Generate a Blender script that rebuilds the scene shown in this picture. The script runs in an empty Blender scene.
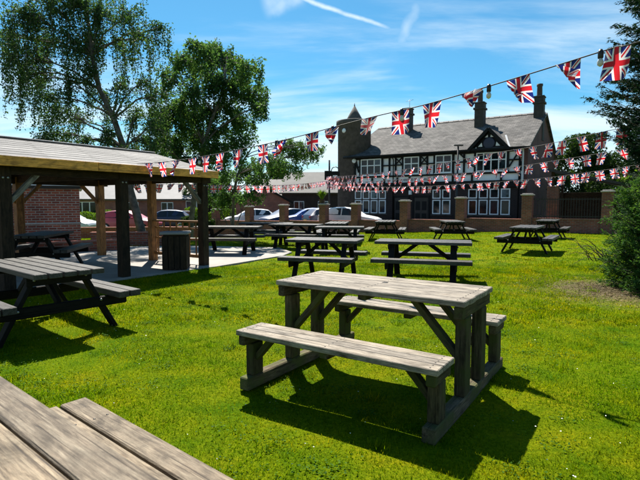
import bpy, bmesh, math, random
import numpy as np
from mathutils import Vector, Matrix, Euler

random.seed(11)
rng = np.random.default_rng(11)
R = math.radians
S = bpy.context.scene
COL = S.collection

# ------------------------------------------------------------------ camera
CAM_Z, F, HOR = 1.42, 481.0, 203.0
cd = bpy.data.cameras.new('camera')
cam = bpy.data.objects.new('camera', cd)
COL.objects.link(cam)
cam.location = (0, 0, CAM_Z)
cam.rotation_euler = (R(90) - math.atan((240 - HOR) / F), 0, 0)
cd.sensor_width = 36.0
cd.lens = 36.0 * F / 640.0
cd.clip_start, cd.clip_end = 0.05, 3000
cd.dof.use_dof = True
cd.dof.focus_distance = 4.2
cd.dof.aperture_fstop = 6.0
S.camera = cam

# ------------------------------------------------------------------ sky and sun
SUN_EL, SUN_AZ = R(52.5), R(-13.0)          # azimuth from +Y, negative = to the left
w = bpy.data.worlds.new('World')
S.world = w
w.use_nodes = True
nt = w.node_tree
nt.nodes.clear()
N, L = nt.nodes.new, nt.links.new
out = N('ShaderNodeOutputWorld')
bg = N('ShaderNodeBackground')
sky = N('ShaderNodeTexSky')
sky.sky_type = 'NISHITA'
sky.sun_disc = False
sky.sun_elevation = SUN_EL
sky.sun_rotation = SUN_AZ
sky.air_density, sky.dust_density, sky.ozone_density = 1.0, 0.25, 4.0
bg.inputs[1].default_value = 0.055
tc = N('ShaderNodeTexCoord')
sep = N('ShaderNodeSeparateXYZ')
L(tc.outputs['Generated'], sep.inputs[0])
zc = N('ShaderNodeMath'); zc.operation = 'MAXIMUM'; zc.inputs[1].default_value = 0.0
L(sep.outputs[2], zc.inputs[0])
za = N('ShaderNodeMath'); za.operation = 'ADD'; za.inputs[1].default_value = 0.16
L(zc.outputs[0], za.inputs[0])
comb = N('ShaderNodeCombineXYZ')
for i in (0, 1):
    dv = N('ShaderNodeMath'); dv.operation = 'DIVIDE'
    L(sep.outputs[i], dv.inputs[0]); L(za.outputs[0], dv.inputs[1]); L(dv.outputs[0], comb.inputs[i])
mp = N('ShaderNodeMapping'); mp.inputs['Scale'].default_value = (0.5, 1.3, 1); mp.inputs['Rotation'].default_value = (0, 0, R(14))
mp.inputs['Location'].default_value = (3.1, 1.7, 0)
L(comb.outputs[0], mp.inputs[0])
n1 = N('ShaderNodeTexNoise'); n1.inputs['Scale'].default_value = 1.1; n1.inputs['Detail'].default_value = 7
n1.inputs['Roughness'].default_value = 0.58; n1.inputs['Distortion'].default_value = 0.5
L(mp.outputs[0], n1.inputs[0])
# more cloud low down
lowr = N('ShaderNodeMapRange'); lowr.inputs[1].default_value = 0.03; lowr.inputs[2].default_value = 0.27
lowr.inputs[3].default_value = 0.34; lowr.inputs[4].default_value = -0.05
L(sep.outputs[2], lowr.inputs[0])
ad = N('ShaderNodeMath'); ad.operation = 'ADD'
L(n1.outputs[0], ad.inputs[0]); L(lowr.outputs[0], ad.inputs[1])
cr = N('ShaderNodeMapRange'); cr.interpolation_type = 'SMOOTHSTEP'
cr.inputs[1].default_value = 0.46; cr.inputs[2].default_value = 0.78; cr.inputs[3].default_value = 0.0; cr.inputs[4].default_value = 0.85
L(ad.outputs[0], cr.inputs[0])
tint = N('ShaderNodeMix'); tint.data_type = 'RGBA'; tint.blend_type = 'MULTIPLY'; tint.inputs[0].default_value = 1
tint.inputs[7].default_value = (0.46, 0.98, 1.05, 1)
L(sky.outputs[0], tint.inputs[6])
mx = N('ShaderNodeMix'); mx.data_type = 'RGBA'
mx.inputs[7].default_value = (7.6, 8.8, 9.4, 1)
def pix_dir(px, py):
    pit = math.atan((240 - HOR) / F)
    v = Vector(((px - 320) / F, 1, (240 - py) / F))
    return (Matrix.Rotation(-pit, 3, 'X') @ v).normalized()
def trail(p0, p1, wid, amount, prev):
    """a thin vapour trail: a band along the great circle through two sky directions"""
    a_, b_ = pix_dir(*p0), pix_dir(*p1)
    nrm = a_.cross(b_).normalized(); mid = (a_ + b_).normalized(); al = nrm.cross(mid)
    half = math.sin(a_.angle(b_) / 2)
    wob = N('ShaderNodeTexNoise'); wob.inputs['Scale'].default_value = 9; wob.inputs['Detail'].default_value = 5
    L(tc.outputs['Generated'], wob.inputs[0])
    def dot(v):
        d = N('ShaderNodeVectorMath'); d.operation = 'DOT_PRODUCT'; d.inputs[1].default_value = v
        L(tc.outputs['Generated'], d.inputs[0]); return d.outputs['Value']
    def mt_(op, x, y):
        m = N('ShaderNodeMath'); m.operation = op
        for i_, q in enumerate((x, y)):
            if isinstance(q, float): m.inputs[i_].default_value = q
            else: L(q, m.inputs[i_])
        return m.outputs[0]
    off = mt_('MULTIPLY', mt_('SUBTRACT', wob.outputs[0], 0.5), wid * 3.0)
    d = mt_('ABSOLUTE', mt_('ADD', dot(nrm), off), 0.0)
    r1 = N('ShaderNodeMapRange'); r1.interpolation_type = 'SMOOTHSTEP'
    r1.inputs[1].default_value = 0.0; r1.inputs[2].default_value = wid; r1.inputs[3].default_value = 1; r1.inputs[4].default_value = 0
    L(d, r1.inputs[0])
    r2 = N('ShaderNodeMapRange'); r2.interpolation_type = 'SMOOTHSTEP'
    r2.inputs[1].default_value = half * 0.6; r2.inputs[2].default_value = half * 1.15; r2.inputs[3].default_value = 1; r2.inputs[4].default_value = 0
    L(mt_('ABSOLUTE', dot(al), 0.0), r2.inputs[0])
    r3 = N('ShaderNodeMapRange'); r3.inputs[1].default_value = 0.0; r3.inputs[2].default_value = 0.2; r3.inputs[3].default_value = 0; r3.inputs[4].default_value = 1
    L(dot(mid), r3.inputs[0])
    n9 = N('ShaderNodeTexNoise'); n9.inputs['Scale'].default_value = 26; n9.inputs['Detail'].default_value = 4
    L(tc.outputs['Generated'], n9.inputs[0])
    v = mt_('MULTIPLY', mt_('MULTIPLY', r1.outputs[0], r2.outputs[0]), mt_('MULTIPLY', r3.outputs[0], mt_('MULTIPLY', n9.outputs[0], amount * 1.9)))
    return mt_('MAXIMUM', prev, v)
cov = trail((292, -6), (392, 30), 0.006, 0.75, cr.outputs[0])
cov = trail((418, 2), (396, 48), 0.016, 0.35, cov)
cov = trail((262, 6), (304, -6), 0.026, 0.42, cov)
L(cov, mx.inputs[0]); L(tint.outputs[2], mx.inputs[6]); L(mx.outputs[2], bg.inputs[0])
L(bg.outputs[0], out.inputs[0])

sd = bpy.data.lights.new('sun', 'SUN')
sd.energy, sd.angle, sd.color = 5.0, R(0.53), (1.0, 0.94, 0.84)
sun = bpy.data.objects.new('sun', sd)
COL.objects.link(sun)
sdir = Vector((math.sin(SUN_AZ) * math.cos(SUN_EL), math.cos(SUN_AZ) * math.cos(SUN_EL), math.sin(SUN_EL)))
sun.rotation_euler = sdir.to_track_quat('Z', 'Y').to_euler()
sun.location = (0, 20, 30)

S.view_settings.view_transform = 'Standard'
S.view_settings.look = 'None'
S.view_settings.gamma = 1.0
S.view_settings.use_curve_mapping = False
S.view_settings.exposure = 1.2
S.render.engine = 'CYCLES'
S.cycles.max_bounces = 8
S.cycles.transparent_max_bounces = 8
S.cycles.use_denoising = True

# ------------------------------------------------------------------ materials
def nodes(name):
    m = bpy.data.materials.new(name)
    m.use_nodes = True
    t = m.node_tree
    b = t.nodes['Principled BSDF']
    return m, t, b

def set_in(b, **k):
    for key, v in k.items():
        b.inputs[key.replace('_', ' ')].default_value = v

def ramp(t, stops):
    r = t.nodes.new('ShaderNodeValToRGB')
    e = r.color_ramp.elements
    while len(e) < len(stops):
        e.new(0.5)
    for i, (p, c) in enumerate(stops):
        e[i].position = p
        e[i].color = (*c, 1)
    return r

def objcoord(t, scale=(1, 1, 1), rnd=True, which='Object'):
    tc = t.nodes.new('ShaderNodeTexCoord')
    src = tc.outputs[which]
    if rnd:
        oi = t.nodes.new('ShaderNodeObjectInfo')
        mu = t.nodes.new('ShaderNodeVectorMath'); mu.operation = 'SCALE'; mu.inputs[3].default_value = 37.0
        cb = t.nodes.new('ShaderNodeCombineXYZ')
        for i in range(3):
            t.links.new(oi.outputs['Random'], cb.inputs[i])
        t.links.new(cb.outputs[0], mu.inputs[0])
        av = t.nodes.new('ShaderNodeVectorMath'); av.operation = 'ADD'
        t.links.new(src, av.inputs[0]); t.links.new(mu.outputs[0], av.inputs[1])
        src = av.outputs[0]
    m = t.nodes.new('ShaderNodeMapping')
    m.inputs['Scale'].default_value = scale
    t.links.new(src, m.inputs[0])
    return m.outputs[0]

def noise(t, vec, scale, detail=5, rough=0.6, dist=0.0):
    n = t.nodes.new('ShaderNodeTexNoise')
    n.inputs['Scale'].default_value = scale
    n.inputs['Detail'].default_value = detail
    n.inputs['Roughness'].default_value = rough
    n.inputs['Distortion'].default_value = dist
    if vec is not None:
        t.links.new(vec, n.inputs[0])
    return n.outputs[0]

def mixc(t, a, b, f, mode='MIX'):
    m = t.nodes.new('ShaderNodeMix'); m.data_type = 'RGBA'; m.blend_type = mode
    for s, v in ((0, f), (6, a), (7, b)):
        if hasattr(v, 'links') or hasattr(v, 'is_output'):
            t.links.new(v, m.inputs[s])
        else:
            m.inputs[s].default_value = v if s == 0 else (*v, 1)
    return m.outputs[2]

def bump(t, b, h, strength=0.4, dist=0.01):
    n = t.nodes.new('ShaderNodeBump')
    n.inputs['Strength'].default_value = strength
    n.inputs['Distance'].default_value = dist
    t.links.new(h, n.inputs['Height'])
    t.links.new(n.outputs[0], b.inputs['Normal'])

def wood(name, c0, c1, c2, rough=0.75, knots=True, green=None, spec=0.4):
    m, t, b = nodes(name)
    v = objcoord(t, (4.5, 46, 46))
    g = noise(t, v, 1.5, 7, 0.7, 0.35)
    v2 = objcoord(t, (2.2, 5.0, 5.0))
    blot = noise(t, v2, 2.4, 6, 0.65, 0.4)
    r = ramp(t, [(0.30, c0), (0.47, c1), (0.70, c2)])
    t.links.new(g, r.inputs[0])
    r2 = ramp(t, [(0.32, (0.42, 0.40, 0.37)), (0.47, (0.9, 0.9, 0.89)), (0.64, (1.25, 1.24, 1.22))])
    t.links.new(blot, r2.inputs[0])
    c = mixc(t, r.outputs[0], r2.outputs[0], 1.0, 'MULTIPLY')
    fv = objcoord(t, (9, 240, 240))
    fn = noise(t, fv, 1.0, 3, 0.6)
    fr_ = ramp(t, [(0.3, (0.66, 0.65, 0.64)), (0.7, (1.22, 1.21, 1.2))])
    t.links.new(fn, fr_.inputs[0])
    c = mixc(t, c, fr_.outputs[0], 1.0, 'MULTIPLY')
    # drying cracks along the grain
    cv = objcoord(t, (1.1, 75, 75))
    cn = noise(t, cv, 1.0, 3, 0.5)
    cr_ = ramp(t, [(0.33, (0.25, 0.22, 0.2)), (0.39, (1, 1, 1))])
    t.links.new(cn, cr_.inputs[0])
    c = mixc(t, c, cr_.outputs[0], 0.9, 'MULTIPLY')
    if knots:
        kv = objcoord(t, (2.2, 6, 6))
        vo = t.nodes.new('ShaderNodeTexVoronoi'); vo.inputs['Scale'].default_value = 1.3
        t.links.new(kv, vo.inputs[0])
        kr = ramp(t, [(0.02, (0.28, 0.22, 0.17)), (0.085, (0.55, 0.5, 0.45)), (0.13, (1, 1, 1))])
        t.links.new(vo.outputs['Distance'], kr.inputs[0])
        c = mixc(t, c, kr.outputs[0], 0.85, 'MULTIPLY')
    if green:
        gv = objcoord(t, (1, 1, 1))
        gn = noise(t, gv, 5.0, 4)
        gr = ramp(t, [(0.46, (0, 0, 0)), (0.62, (1, 1, 1))])
        t.links.new(gn, gr.inputs[0])
        c = mixc(t, c, green, gr.outputs[0])
    oi = t.nodes.new('ShaderNodeObjectInfo')
    rr = ramp(t, [(0, (0.78, 0.78, 0.79)), (1, (1.15, 1.12, 1.06))])
    t.links.new(oi.outputs['Random'], rr.inputs[0])
    c = mixc(t, c, rr.outputs[0], 1.0, 'MULTIPLY')
    t.links.new(c, b.inputs['Base Color'])
    set_in(b, Roughness=rough)
    b.inputs['Specular IOR Level'].default_value = spec
    mm = t.nodes.new('ShaderNodeMath'); mm.operation = 'MULTIPLY'
    t.links.new(g, mm.inputs[0]); t.links.new(cr_.outputs[0], mm.inputs[1])
    bump(t, b, mm.outputs[0], 0.6, 0.006)
    return m

M = {}
M['wood_grey'] = wood('weathered_grey_wood', (0.09, 0.074, 0.056), (0.232, 0.203, 0.167), (0.35, 0.315, 0.268), 0.8)
M['wood_post'] = wood('shaded_greenish_wood', (0.022, 0.018, 0.010), (0.06, 0.05, 0.026), (0.11, 0.09, 0.05), 0.85, green=(0.05, 0.06, 0.014), spec=0.2)  # darkened for the legs: shade under the table put into the colour
M['wood_brown'] = wood('brown_weathered_wood', (0.055, 0.040, 0.026), (0.17, 0.134, 0.094), (0.28, 0.235, 0.172), 0.8)
M['wood_skid'] = wood('shaded_brown_wood', (0.035, 0.026, 0.016), (0.10, 0.08, 0.052), (0.17, 0.14, 0.095), 0.85, green=(0.07, 0.08, 0.025), spec=0.2)  # darker copy of the brown wood: the skids' shade put into colour
M['wood_dark'] = wood('dark_stained_wood', (0.003, 0.0026, 0.0022), (0.006, 0.0052, 0.0044), (0.012, 0.0105, 0.009), 0.65, knots=False, spec=0.15)
M['wood_darktop'] = wood('dark_stained_wood_sunlit', (0.013, 0.0125, 0.012), (0.038, 0.037, 0.036), (0.078, 0.076, 0.074), 0.52, knots=False, spec=0.35)  # greyer copy of the dark stain: sun glare on tops put into colour
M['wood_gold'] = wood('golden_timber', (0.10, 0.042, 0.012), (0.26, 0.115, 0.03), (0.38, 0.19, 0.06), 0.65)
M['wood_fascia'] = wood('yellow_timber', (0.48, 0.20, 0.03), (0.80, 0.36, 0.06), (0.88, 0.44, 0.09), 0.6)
M['wood_black'] = wood('black_brown_timber', (0.012, 0.008, 0.005), (0.032, 0.020, 0.011), (0.058, 0.038, 0.021), 0.75, knots=False, spec=0.2)  # also the shaded copy of the golden timber for the pavilion's front posts
M['wood_fence'] = wood('grey_fence_board', (0.08, 0.075, 0.07), (0.17, 0.16, 0.15), (0.26, 0.25, 0.23), 0.85, knots=False)

WOODS = {m_.name for k_, m_ in M.items() if k_.startswith('wood')}
def plain(name, col, rough=0.6, metal=0.0, var=0.15, scale=6.0, bmp=0.0, spec=0.5):
    m, t, b = nodes(name)
    v = objcoord(t)
    n = noise(t, v, scale, 5)
    lo = tuple(max(0, c * (1 - var)) for c in col); hi = tuple(min(1, c * (1 + var)) for c in col)
    r = ramp(t, [(0.3, lo), (0.7, hi)])
    t.links.new(n, r.inputs[0]); t.links.new(r.outputs[0], b.inputs['Base Color'])
    set_in(b, Roughness=rough, Metallic=metal)
    b.inputs['Specular IOR Level'].default_value = spec
    if bmp:
        n2 = noise(t, v, scale * 8, 4)
        bump(t, b, n2, bmp, 0.01)
    return m

M['black_paint'] = plain('black_timber_paint', (0.006, 0.006, 0.006), 0.6, spec=0.2)
M['render_white'] = plain('white_render', (0.84, 0.85, 0.85), 0.8, var=0.08, scale=2.0, bmp=0.2)
M['white_paint'] = plain('white_window_paint', (0.80, 0.81, 0.80), 0.5, var=0.04)
M['stone_dark'] = plain('dark_stone', (0.075, 0.066, 0.06), 0.85, var=0.4, scale=3, bmp=0.6)
M['coping'] = plain('pale_coping_stone', (0.36, 0.33, 0.30), 0.85, var=0.2, bmp=0.4)
M['chimney'] = plain('sooty_chimney_brick', (0.04, 0.034, 0.03), 0.85, var=0.35, scale=4, bmp=0.5)
M['metal_black'] = plain('black_metal', (0.012, 0.012, 0.012), 0.4, 0.3, 0.1)
M['metal_grey'] = plain('galvanised_metal', (0.28, 0.29, 0.30), 0.4, 0.8, 0.1)
M['rubber'] = plain('tyre_rubber', (0.015, 0.015, 0.015), 0.8, var=0.2)
M['alloy'] = plain('alloy', (0.5, 0.5, 0.5), 0.3, 0.9, 0.05)
M['cord'] = plain('dark_cord', (0.02, 0.018, 0.018), 0.7, var=0.2)
M['bulbglass'] = plain('cloudy_bulb_glass', (0.5, 0.5, 0.48), 0.25, 0.0, 0.05)
M['bark_birch'] = plain('birch_bark', (0.10, 0.09, 0.075), 0.85, var=0.7, scale=5, bmp=0.6)
M['bark'] = plain('brown_bark', (0.055, 0.042, 0.03), 0.9, var=0.4, scale=7, bmp=0.8)
M['sign_navy'] = plain('navy_sign_paint', (0.015, 0.02, 0.05), 0.5, var=0.1)
M['sign_red'] = plain('red_sign_paint', (0.32, 0.05, 0.06), 0.5, var=0.1)
M['lead'] = plain('lead_flashing', (0.42, 0.43, 0.44), 0.5, var=0.1)
M['fascia_white'] = plain('white_fascia_board', (0.62, 0.66, 0.70), 0.5, var=0.05)
M['slate_house'] = plain('pale_concrete_tile', (0.25, 0.24, 0.24), 0.75, var=0.12, scale=1.5, bmp=0.4)
M['slate_house_mid'] = plain('grey_brown_tile', (0.12, 0.115, 0.11), 0.8, var=0.15, scale=1.5, bmp=0.4)
M['slate_house_dark'] = plain('dark_concrete_tile', (0.10, 0.095, 0.095), 0.75, var=0.2, scale=1.5, bmp=0.4)
M['terracotta'] = plain('clay_pot', (0.06, 0.04, 0.035), 0.8, var=0.2)
M['plate_yellow'] = plain('yellow_number_plate', (0.7, 0.5, 0.05), 0.5, var=0.02)
M['lamp_red'] = plain('red_lamp_lens', (0.35, 0.02, 0.02), 0.2, var=0.05)
M['lamp_clear'] = plain('clear_lamp_lens', (0.7, 0.72, 0.74), 0.15, var=0.05)

def brick(name, c1, c2, mortar, scale=1.0, sw=0.012):
    """brick courses in object space: x along wall, z up"""
    m, t, b = nodes(name)
    tc = t.nodes.new('ShaderNodeTexCoord')
    sp = t.nodes.new('ShaderNodeSeparateXYZ'); t.links.new(tc.outputs['Object'], sp.inputs[0])
    a = t.nodes.new('ShaderNodeMath'); a.operation = 'ADD'
    t.links.new(sp.outputs[0], a.inputs[0]); t.links.new(sp.outputs[1], a.inputs[1])
    cb = t.nodes.new('ShaderNodeCombineXYZ')
    t.links.new(a.outputs[0], cb.inputs[0]); t.links.new(sp.outputs[2], cb.inputs[1])
    bt = t.nodes.new('ShaderNodeTexBrick')
    t.links.new(cb.outputs[0], bt.inputs[0])
    bt.inputs['Scale'].default_value = scale
    bt.inputs['Brick Width'].default_value = 0.225
    bt.inputs['Row Height'].default_value = 0.075
    bt.inputs['Mortar Size'].default_value = sw
    bt.inputs['Mortar Smooth'].default_value = 0.3
    bt.inputs['Bias'].default_value = -0.1
    bt.inputs['Color1'].default_value = (*c1, 1); bt.inputs['Color2'].default_value = (*c2, 1)
    bt.inputs['Mortar'].default_value = (*mortar, 1)
    n = noise(t, tc.outputs['Object'], 1.3, 5)
    r = ramp(t, [(0.3, (0.6, 0.6, 0.6)), (0.7, (1.15, 1.12, 1.1))])
    t.links.new(n, r.inputs[0])
    c = mixc(t, bt.outputs[0], r.outputs[0], 1.0, 'MULTIPLY')
    t.links.new(c, b.inputs['Base Color'])
    set_in(b, Roughness=0.88)
    iv = t.nodes.new('ShaderNodeMath'); iv.operation = 'SUBTRACT'; iv.inputs[0].default_value = 1
    t.links.new(bt.outputs['Fac'], iv.inputs[1])
    bump(t, b, iv.outputs[0], 0.8, 0.01)
    return m
M['brick_red'] = brick('red_brick', (0.40, 0.095, 0.05), (0.20, 0.042, 0.028), (0.42, 0.36, 0.30))
M['brick_wall'] = brick('garden_wall_brick', (0.30, 0.085, 0.05), (0.15, 0.042, 0.03), (0.22, 0.17, 0.14))
M['brick_pub'] = brick('dark_pub_brick', (0.035, 0.018, 0.015), (0.018, 0.011, 0.010), (0.05, 0.04, 0.036))
M['brick_gable'] = brick('gable_brick', (0.16, 0.05, 0.038), (0.09, 0.03, 0.026), (0.12, 0.09, 0.08))
M['brick_house'] = brick('orange_house_brick', (0.36, 0.10, 0.06), (0.26, 0.07, 0.045), (0.30, 0.22, 0.18))

def slate(name, lo, hi, rw, rh, rough):
    m, t, b = nodes(name)
    tc = t.nodes.new('ShaderNodeTexCoord')
    bt = t.nodes.new('ShaderNodeTexBrick')
    t.links.new(tc.outputs['UV'], bt.inputs[0])
    bt.inputs['Scale'].default_value = 1
    bt.inputs['Brick Width'].default_value = rw; bt.inputs['Row Height'].default_value = rh
    bt.inputs['Mortar Size'].default_value = 0.012; bt.inputs['Mortar Smooth'].default_value = 0.2
    bt.inputs['Color1'].default_value = (*lo, 1); bt.inputs['Color2'].default_value = (*hi, 1)
    bt.inputs['Mortar'].default_value = (lo[0] * .4, lo[1] * .4, lo[2] * .4, 1)
    n = noise(t, tc.outputs['UV'], 0.9, 7, 0.7)
    r = ramp(t, [(0.30, (0.45, 0.45, 0.47)), (0.5, (0.95, 0.94, 0.93)), (0.68, (1.45, 1.4, 1.36))])
    t.links.new(n, r.inputs[0])
    c = mixc(t, bt.outputs[0], r.outputs[0], 1.0, 'MULTIPLY')
    n3 = noise(t, tc.outputs['UV'], 5, 5, 0.7)
    r3 = ramp(t, [(0.58, (1, 1, 1)), (0.7, (1.5, 1.5, 1.35))])
    t.links.new(n3, r3.inputs[0])
    c = mixc(t, c, r3.outputs[0], 1.0, 'MULTIPLY')
    t.links.new(c, b.inputs['Base Color'])
    set_in(b, Roughness=rough)
    b.inputs['Specular IOR Level'].default_value = 0.25
    iv = t.nodes.new('ShaderNodeMath'); iv.operation = 'SUBTRACT'; iv.inputs[0].default_value = 1
    t.links.new(bt.outputs['Fac'], iv.inputs[1])
    bump(t, b, iv.outputs[0], 0.7, 0.02)
    return m
M['slate'] = slate('slate_roof', (0.062, 0.060, 0.060), (0.135, 0.130, 0.126), 0.36, 0.24, 0.88)
M['felt'] = slate('felt_shingle', (0.105, 0.105, 0.11), (0.15, 0.15, 0.152), 0.9, 0.28, 0.75)

def glass_dark():
    m, t, b = nodes('dark_window_glass')
    v = objcoord(t, (1, 1, 1))
    n = noise(t, v, 1.6, 3)
    r = ramp(t, [(0.4, (0.003, 0.005, 0.008)), (0.7, (0.02, 0.03, 0.038))])
    t.links.new(n, r.inputs[0])
    oi = t.nodes.new('ShaderNodeObjectInfo')
    rr = ramp(t, [(0.0, (0.5, 0.5, 0.5)), (0.7, (1, 1, 1)), (0.86, (2.5, 2.5, 2.4)), (1.0, (7, 7, 6.5))])
    t.links.new(oi.outputs['Random'], rr.inputs[0])
    c = mixc(t, r.outputs[0], rr.outputs[0], 1.0, 'MULTIPLY')
    t.links.new(c, b.inputs['Base Color'])
    set_in(b, Roughness=0.08)
    b.inputs['Specular IOR Level'].default_value = 0.3
    return m
M['glass'] = glass_dark()
M['car_glass'] = plain('car_glass', (0.02, 0.03, 0.04), 0.08, var=0.1, spec=0.3)

def carpaint(name, col):
    m, t, b = nodes(name)
    set_in(b, Base_Color=(*col, 1), Roughness=0.45)
    b.inputs['Coat Weight'].default_value = 0.35
    b.inputs['Coat Roughness'].default_value = 0.08
    n = noise(t, objcoord(t), 3, 3)
    r = ramp(t, [(0.3, tuple(c * 0.9 for c in col)), (0.7, col)])
    t.links.new(n, r.inputs[0]); t.links.new(r.outputs[0], b.inputs['Base Color'])
    return m

def leafmat(name, dark, mid, light, trans=0.45, rough=0.6, spec=0.12):
    m = bpy.data.materials.new(name); m.use_nodes = True
    t = m.node_tree
    t.nodes.clear()
    o = t.nodes.new('ShaderNodeOutputMaterial')
    g = t.nodes.new('ShaderNodeNewGeometry')
    r = ramp(t, [(0.0, dark), (0.5, mid), (1.0, light)])
    t.links.new(g.outputs['Random Per Island'], r.inputs[0])
    n = noise(t, objcoord(t, rnd=False), 0.7, 3)
    rn = ramp(t, [(0.3, (0.65, 0.72, 0.7)), (0.7, (1.15, 1.12, 1.0))])
    t.links.new(n, rn.inputs[0])
    c = mixc(t, r.outputs[0], rn.outputs[0], 1.0, 'MULTIPLY')
    p = t.nodes.new('ShaderNodeBsdfPrincipled')
    p.inputs['Roughness'].default_value = rough
    p.inputs['Specular IOR Level'].default_value = spec
    t.links.new(c, p.inputs['Base Color'])
    tr = t.nodes.new('ShaderNodeBsdfTranslucent')
    c2 = mixc(t, c, (1.25, 1.2, 0.55), 1.0, 'MULTIPLY')
    t.links.new(c2, tr.inputs[0])
    ms = t.nodes.new('ShaderNodeMixShader'); ms.inputs[0].default_value = trans
    t.links.new(p.outputs[0], ms.inputs[1]); t.links.new(tr.outputs[0], ms.inputs[2])
    t.links.new(ms.outputs[0], o.inputs[0])
    return m
M['leaf_birch'] = leafmat('birch_leaf', (0.018, 0.050, 0.023), (0.040, 0.095, 0.038), (0.085, 0.15, 0.05), 0.5)
M['leaf_light'] = leafmat('light_birch_leaf', (0.034, 0.085, 0.036), (0.065, 0.15, 0.055), (0.12, 0.21, 0.065), 0.55)
M['leaf_tree'] = leafmat('tree_leaf', (0.012, 0.032, 0.010), (0.024, 0.056, 0.016), (0.05, 0.09, 0.022), 0.35)
M['leaf_bright'] = leafmat('bright_leaf', (0.06, 0.12, 0.015), (0.10, 0.19, 0.02), (0.15, 0.25, 0.03), 0.5)
M['leaf_conifer'] = leafmat('conifer_needles', (0.004, 0.016, 0.012), (0.009, 0.03, 0.02), (0.02, 0.052, 0.026), 0.2, 0.7)
M['leaf_shrub'] = leafmat('shrub_needles', (0.018, 0.06, 0.02), (0.045, 0.12, 0.032), (0.11, 0.20, 0.045), 0.45, 0.7)
M['leaf_dry'] = leafmat('dry_litter', (0.08, 0.055, 0.03), (0.16, 0.115, 0.06), (0.25, 0.19, 0.11), 0.1, 0.8)
def grassmat(name, c0, c1, c2):
    m = leafmat(name, c0, c1, c2, 0.55, 0.6, 0.02)
    t = m.node_tree
    p = next(n for n in t.nodes if n.type == 'BSDF_PRINCIPLED'); tr = next(n for n in t.nodes if n.type == 'BSDF_TRANSLUCENT')
    tc = t.nodes.new('ShaderNodeTexCoord')
    med = noise(t, tc.outputs['Object'], 1.7, 5, 0.65); big = noise(t, tc.outputs['Object'], 0.45, 4, 0.55); sm_ = noise(t, tc.outputs['Object'], 9.0, 4, 0.65)
    ra = ramp(t, [(0.30, (0.30, 0.62, 0.6)), (0.47, (0.80, 0.95, 0.8)), (0.62, (1.30, 1.08, 1.0)), (0.76, (1.55, 0.98, 3.0))])
    t.links.new(med, ra.inputs[0])
    rb = ramp(t, [(0.35, (0.72, 0.95, 0.9)), (0.65, (1.2, 1.06, 1.0))])
    t.links.new(big, rb.inputs[0])
    rc = ramp(t, [(0.34, (0.32, 0.45, 0.5)), (0.50, (1, 1, 1)), (0.70, (1.28, 1.16, 1.0))])
    t.links.new(sm_, rc.inputs[0])
    for sock in (p.inputs['Base Color'], tr.inputs[0]):
        src = sock.links[0].from_socket
        c = mixc(t, src, ra.outputs[0], 1.0, 'MULTIPLY')
        c = mixc(t, c, rb.outputs[0], 1.0, 'MULTIPLY')
        c = mixc(t, c, rc.outputs[0], 1.0, 'MULTIPLY')
        t.links.new(c, sock)
    return m
M['grass'] = grassmat('grass_blades', (0.07, 0.12, 0.001), (0.155, 0.22, 0.002), (0.30, 0.295, 0.006))
M['clover'] = leafmat('clover_leaf', (0.03, 0.085, 0.006), (0.055, 0.13, 0.010), (0.10, 0.19, 0.012), 0.35, 0.6, 0.05)
M['petal'] = plain('white_petal', (0.75, 0.75, 0.7), 0.6, var=0.05)

def lawn_mat():
    m, t, b = nodes('lawn_turf')
    tc = t.nodes.new('ShaderNodeTexCoord')
    v = tc.outputs['Object']
    fine = noise(t, v, 38, 6, 0.75)
    med = noise(t, v, 2.2, 5, 0.6)
    big = noise(t, v, 0.35, 4, 0.5)
    r = ramp(t, [(0.25, (0.035, 0.05, 0.001)), (0.5, (0.125, 0.165, 0.002)), (0.75, (0.26, 0.25, 0.006))])
    t.links.new(fine, r.inputs[0])
    r2 = ramp(t, [(0.3, (0.40, 0.68, 0.6)), (0.55, (1, 1, 1)), (0.75, (1.4, 1.02, 1.4))])
    t.links.new(med, r2.inputs[0])
    c = mixc(t, r.outputs[0], r2.outputs[0], 1.0, 'MULTIPLY')
    r3 = ramp(t, [(0.35, (0.78, 0.95, 0.8)), (0.65, (1.15, 1.05, 1.0))])
    t.links.new(big, r3.inputs[0])
    c = mixc(t, c, r3.outputs[0], 1.0, 'MULTIPLY')
    # bare, dry earth patch beside the conifer
    gm = t.nodes.new('ShaderNodeVectorMath'); gm.operation = 'DISTANCE'
    gm.inputs[1].default_value = (4.75, 7.7, 0)
    t.links.new(v, gm.inputs[0])
    pn = noise(t, v, 2.5, 5, 0.7)
    sm = t.nodes.new('ShaderNodeMath'); sm.operation = 'MULTIPLY_ADD'; sm.inputs[1].default_value = 2.2; sm.inputs[2].default_value = 0
    t.links.new(pn, sm.inputs[0])
    s2 = t.nodes.new('ShaderNodeMath'); s2.operation = 'ADD'
    t.links.new(sm.outputs[0], s2.inputs[0]); t.links.new(gm.outputs['Value'], s2.inputs[1])
    mr = t.nodes.new('ShaderNodeMapRange'); mr.inputs[1].default_value = 1.45; mr.inputs[2].default_value = 2.75
    mr.inputs[3].default_value = 0.95; mr.inputs[4].default_value = 0
    t.links.new(s2.outputs[0], mr.inputs[0])
    er = ramp(t, [(0.3, (0.06, 0.042, 0.025)), (0.7, (0.19, 0.15, 0.095))])
    t.links.new(fine, er.inputs[0])
    c = mixc(t, c, er.outputs[0], mr.outputs[0])
    t.links.new(c, b.inputs['Base Color'])
    set_in(b, Roughness=0.9)
    b.inputs['Specular IOR Level'].default_value = 0.02
    bump(t, b, fine, 0.8, 0.03)
    return m
M['lawn'] = lawn_mat()

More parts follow.
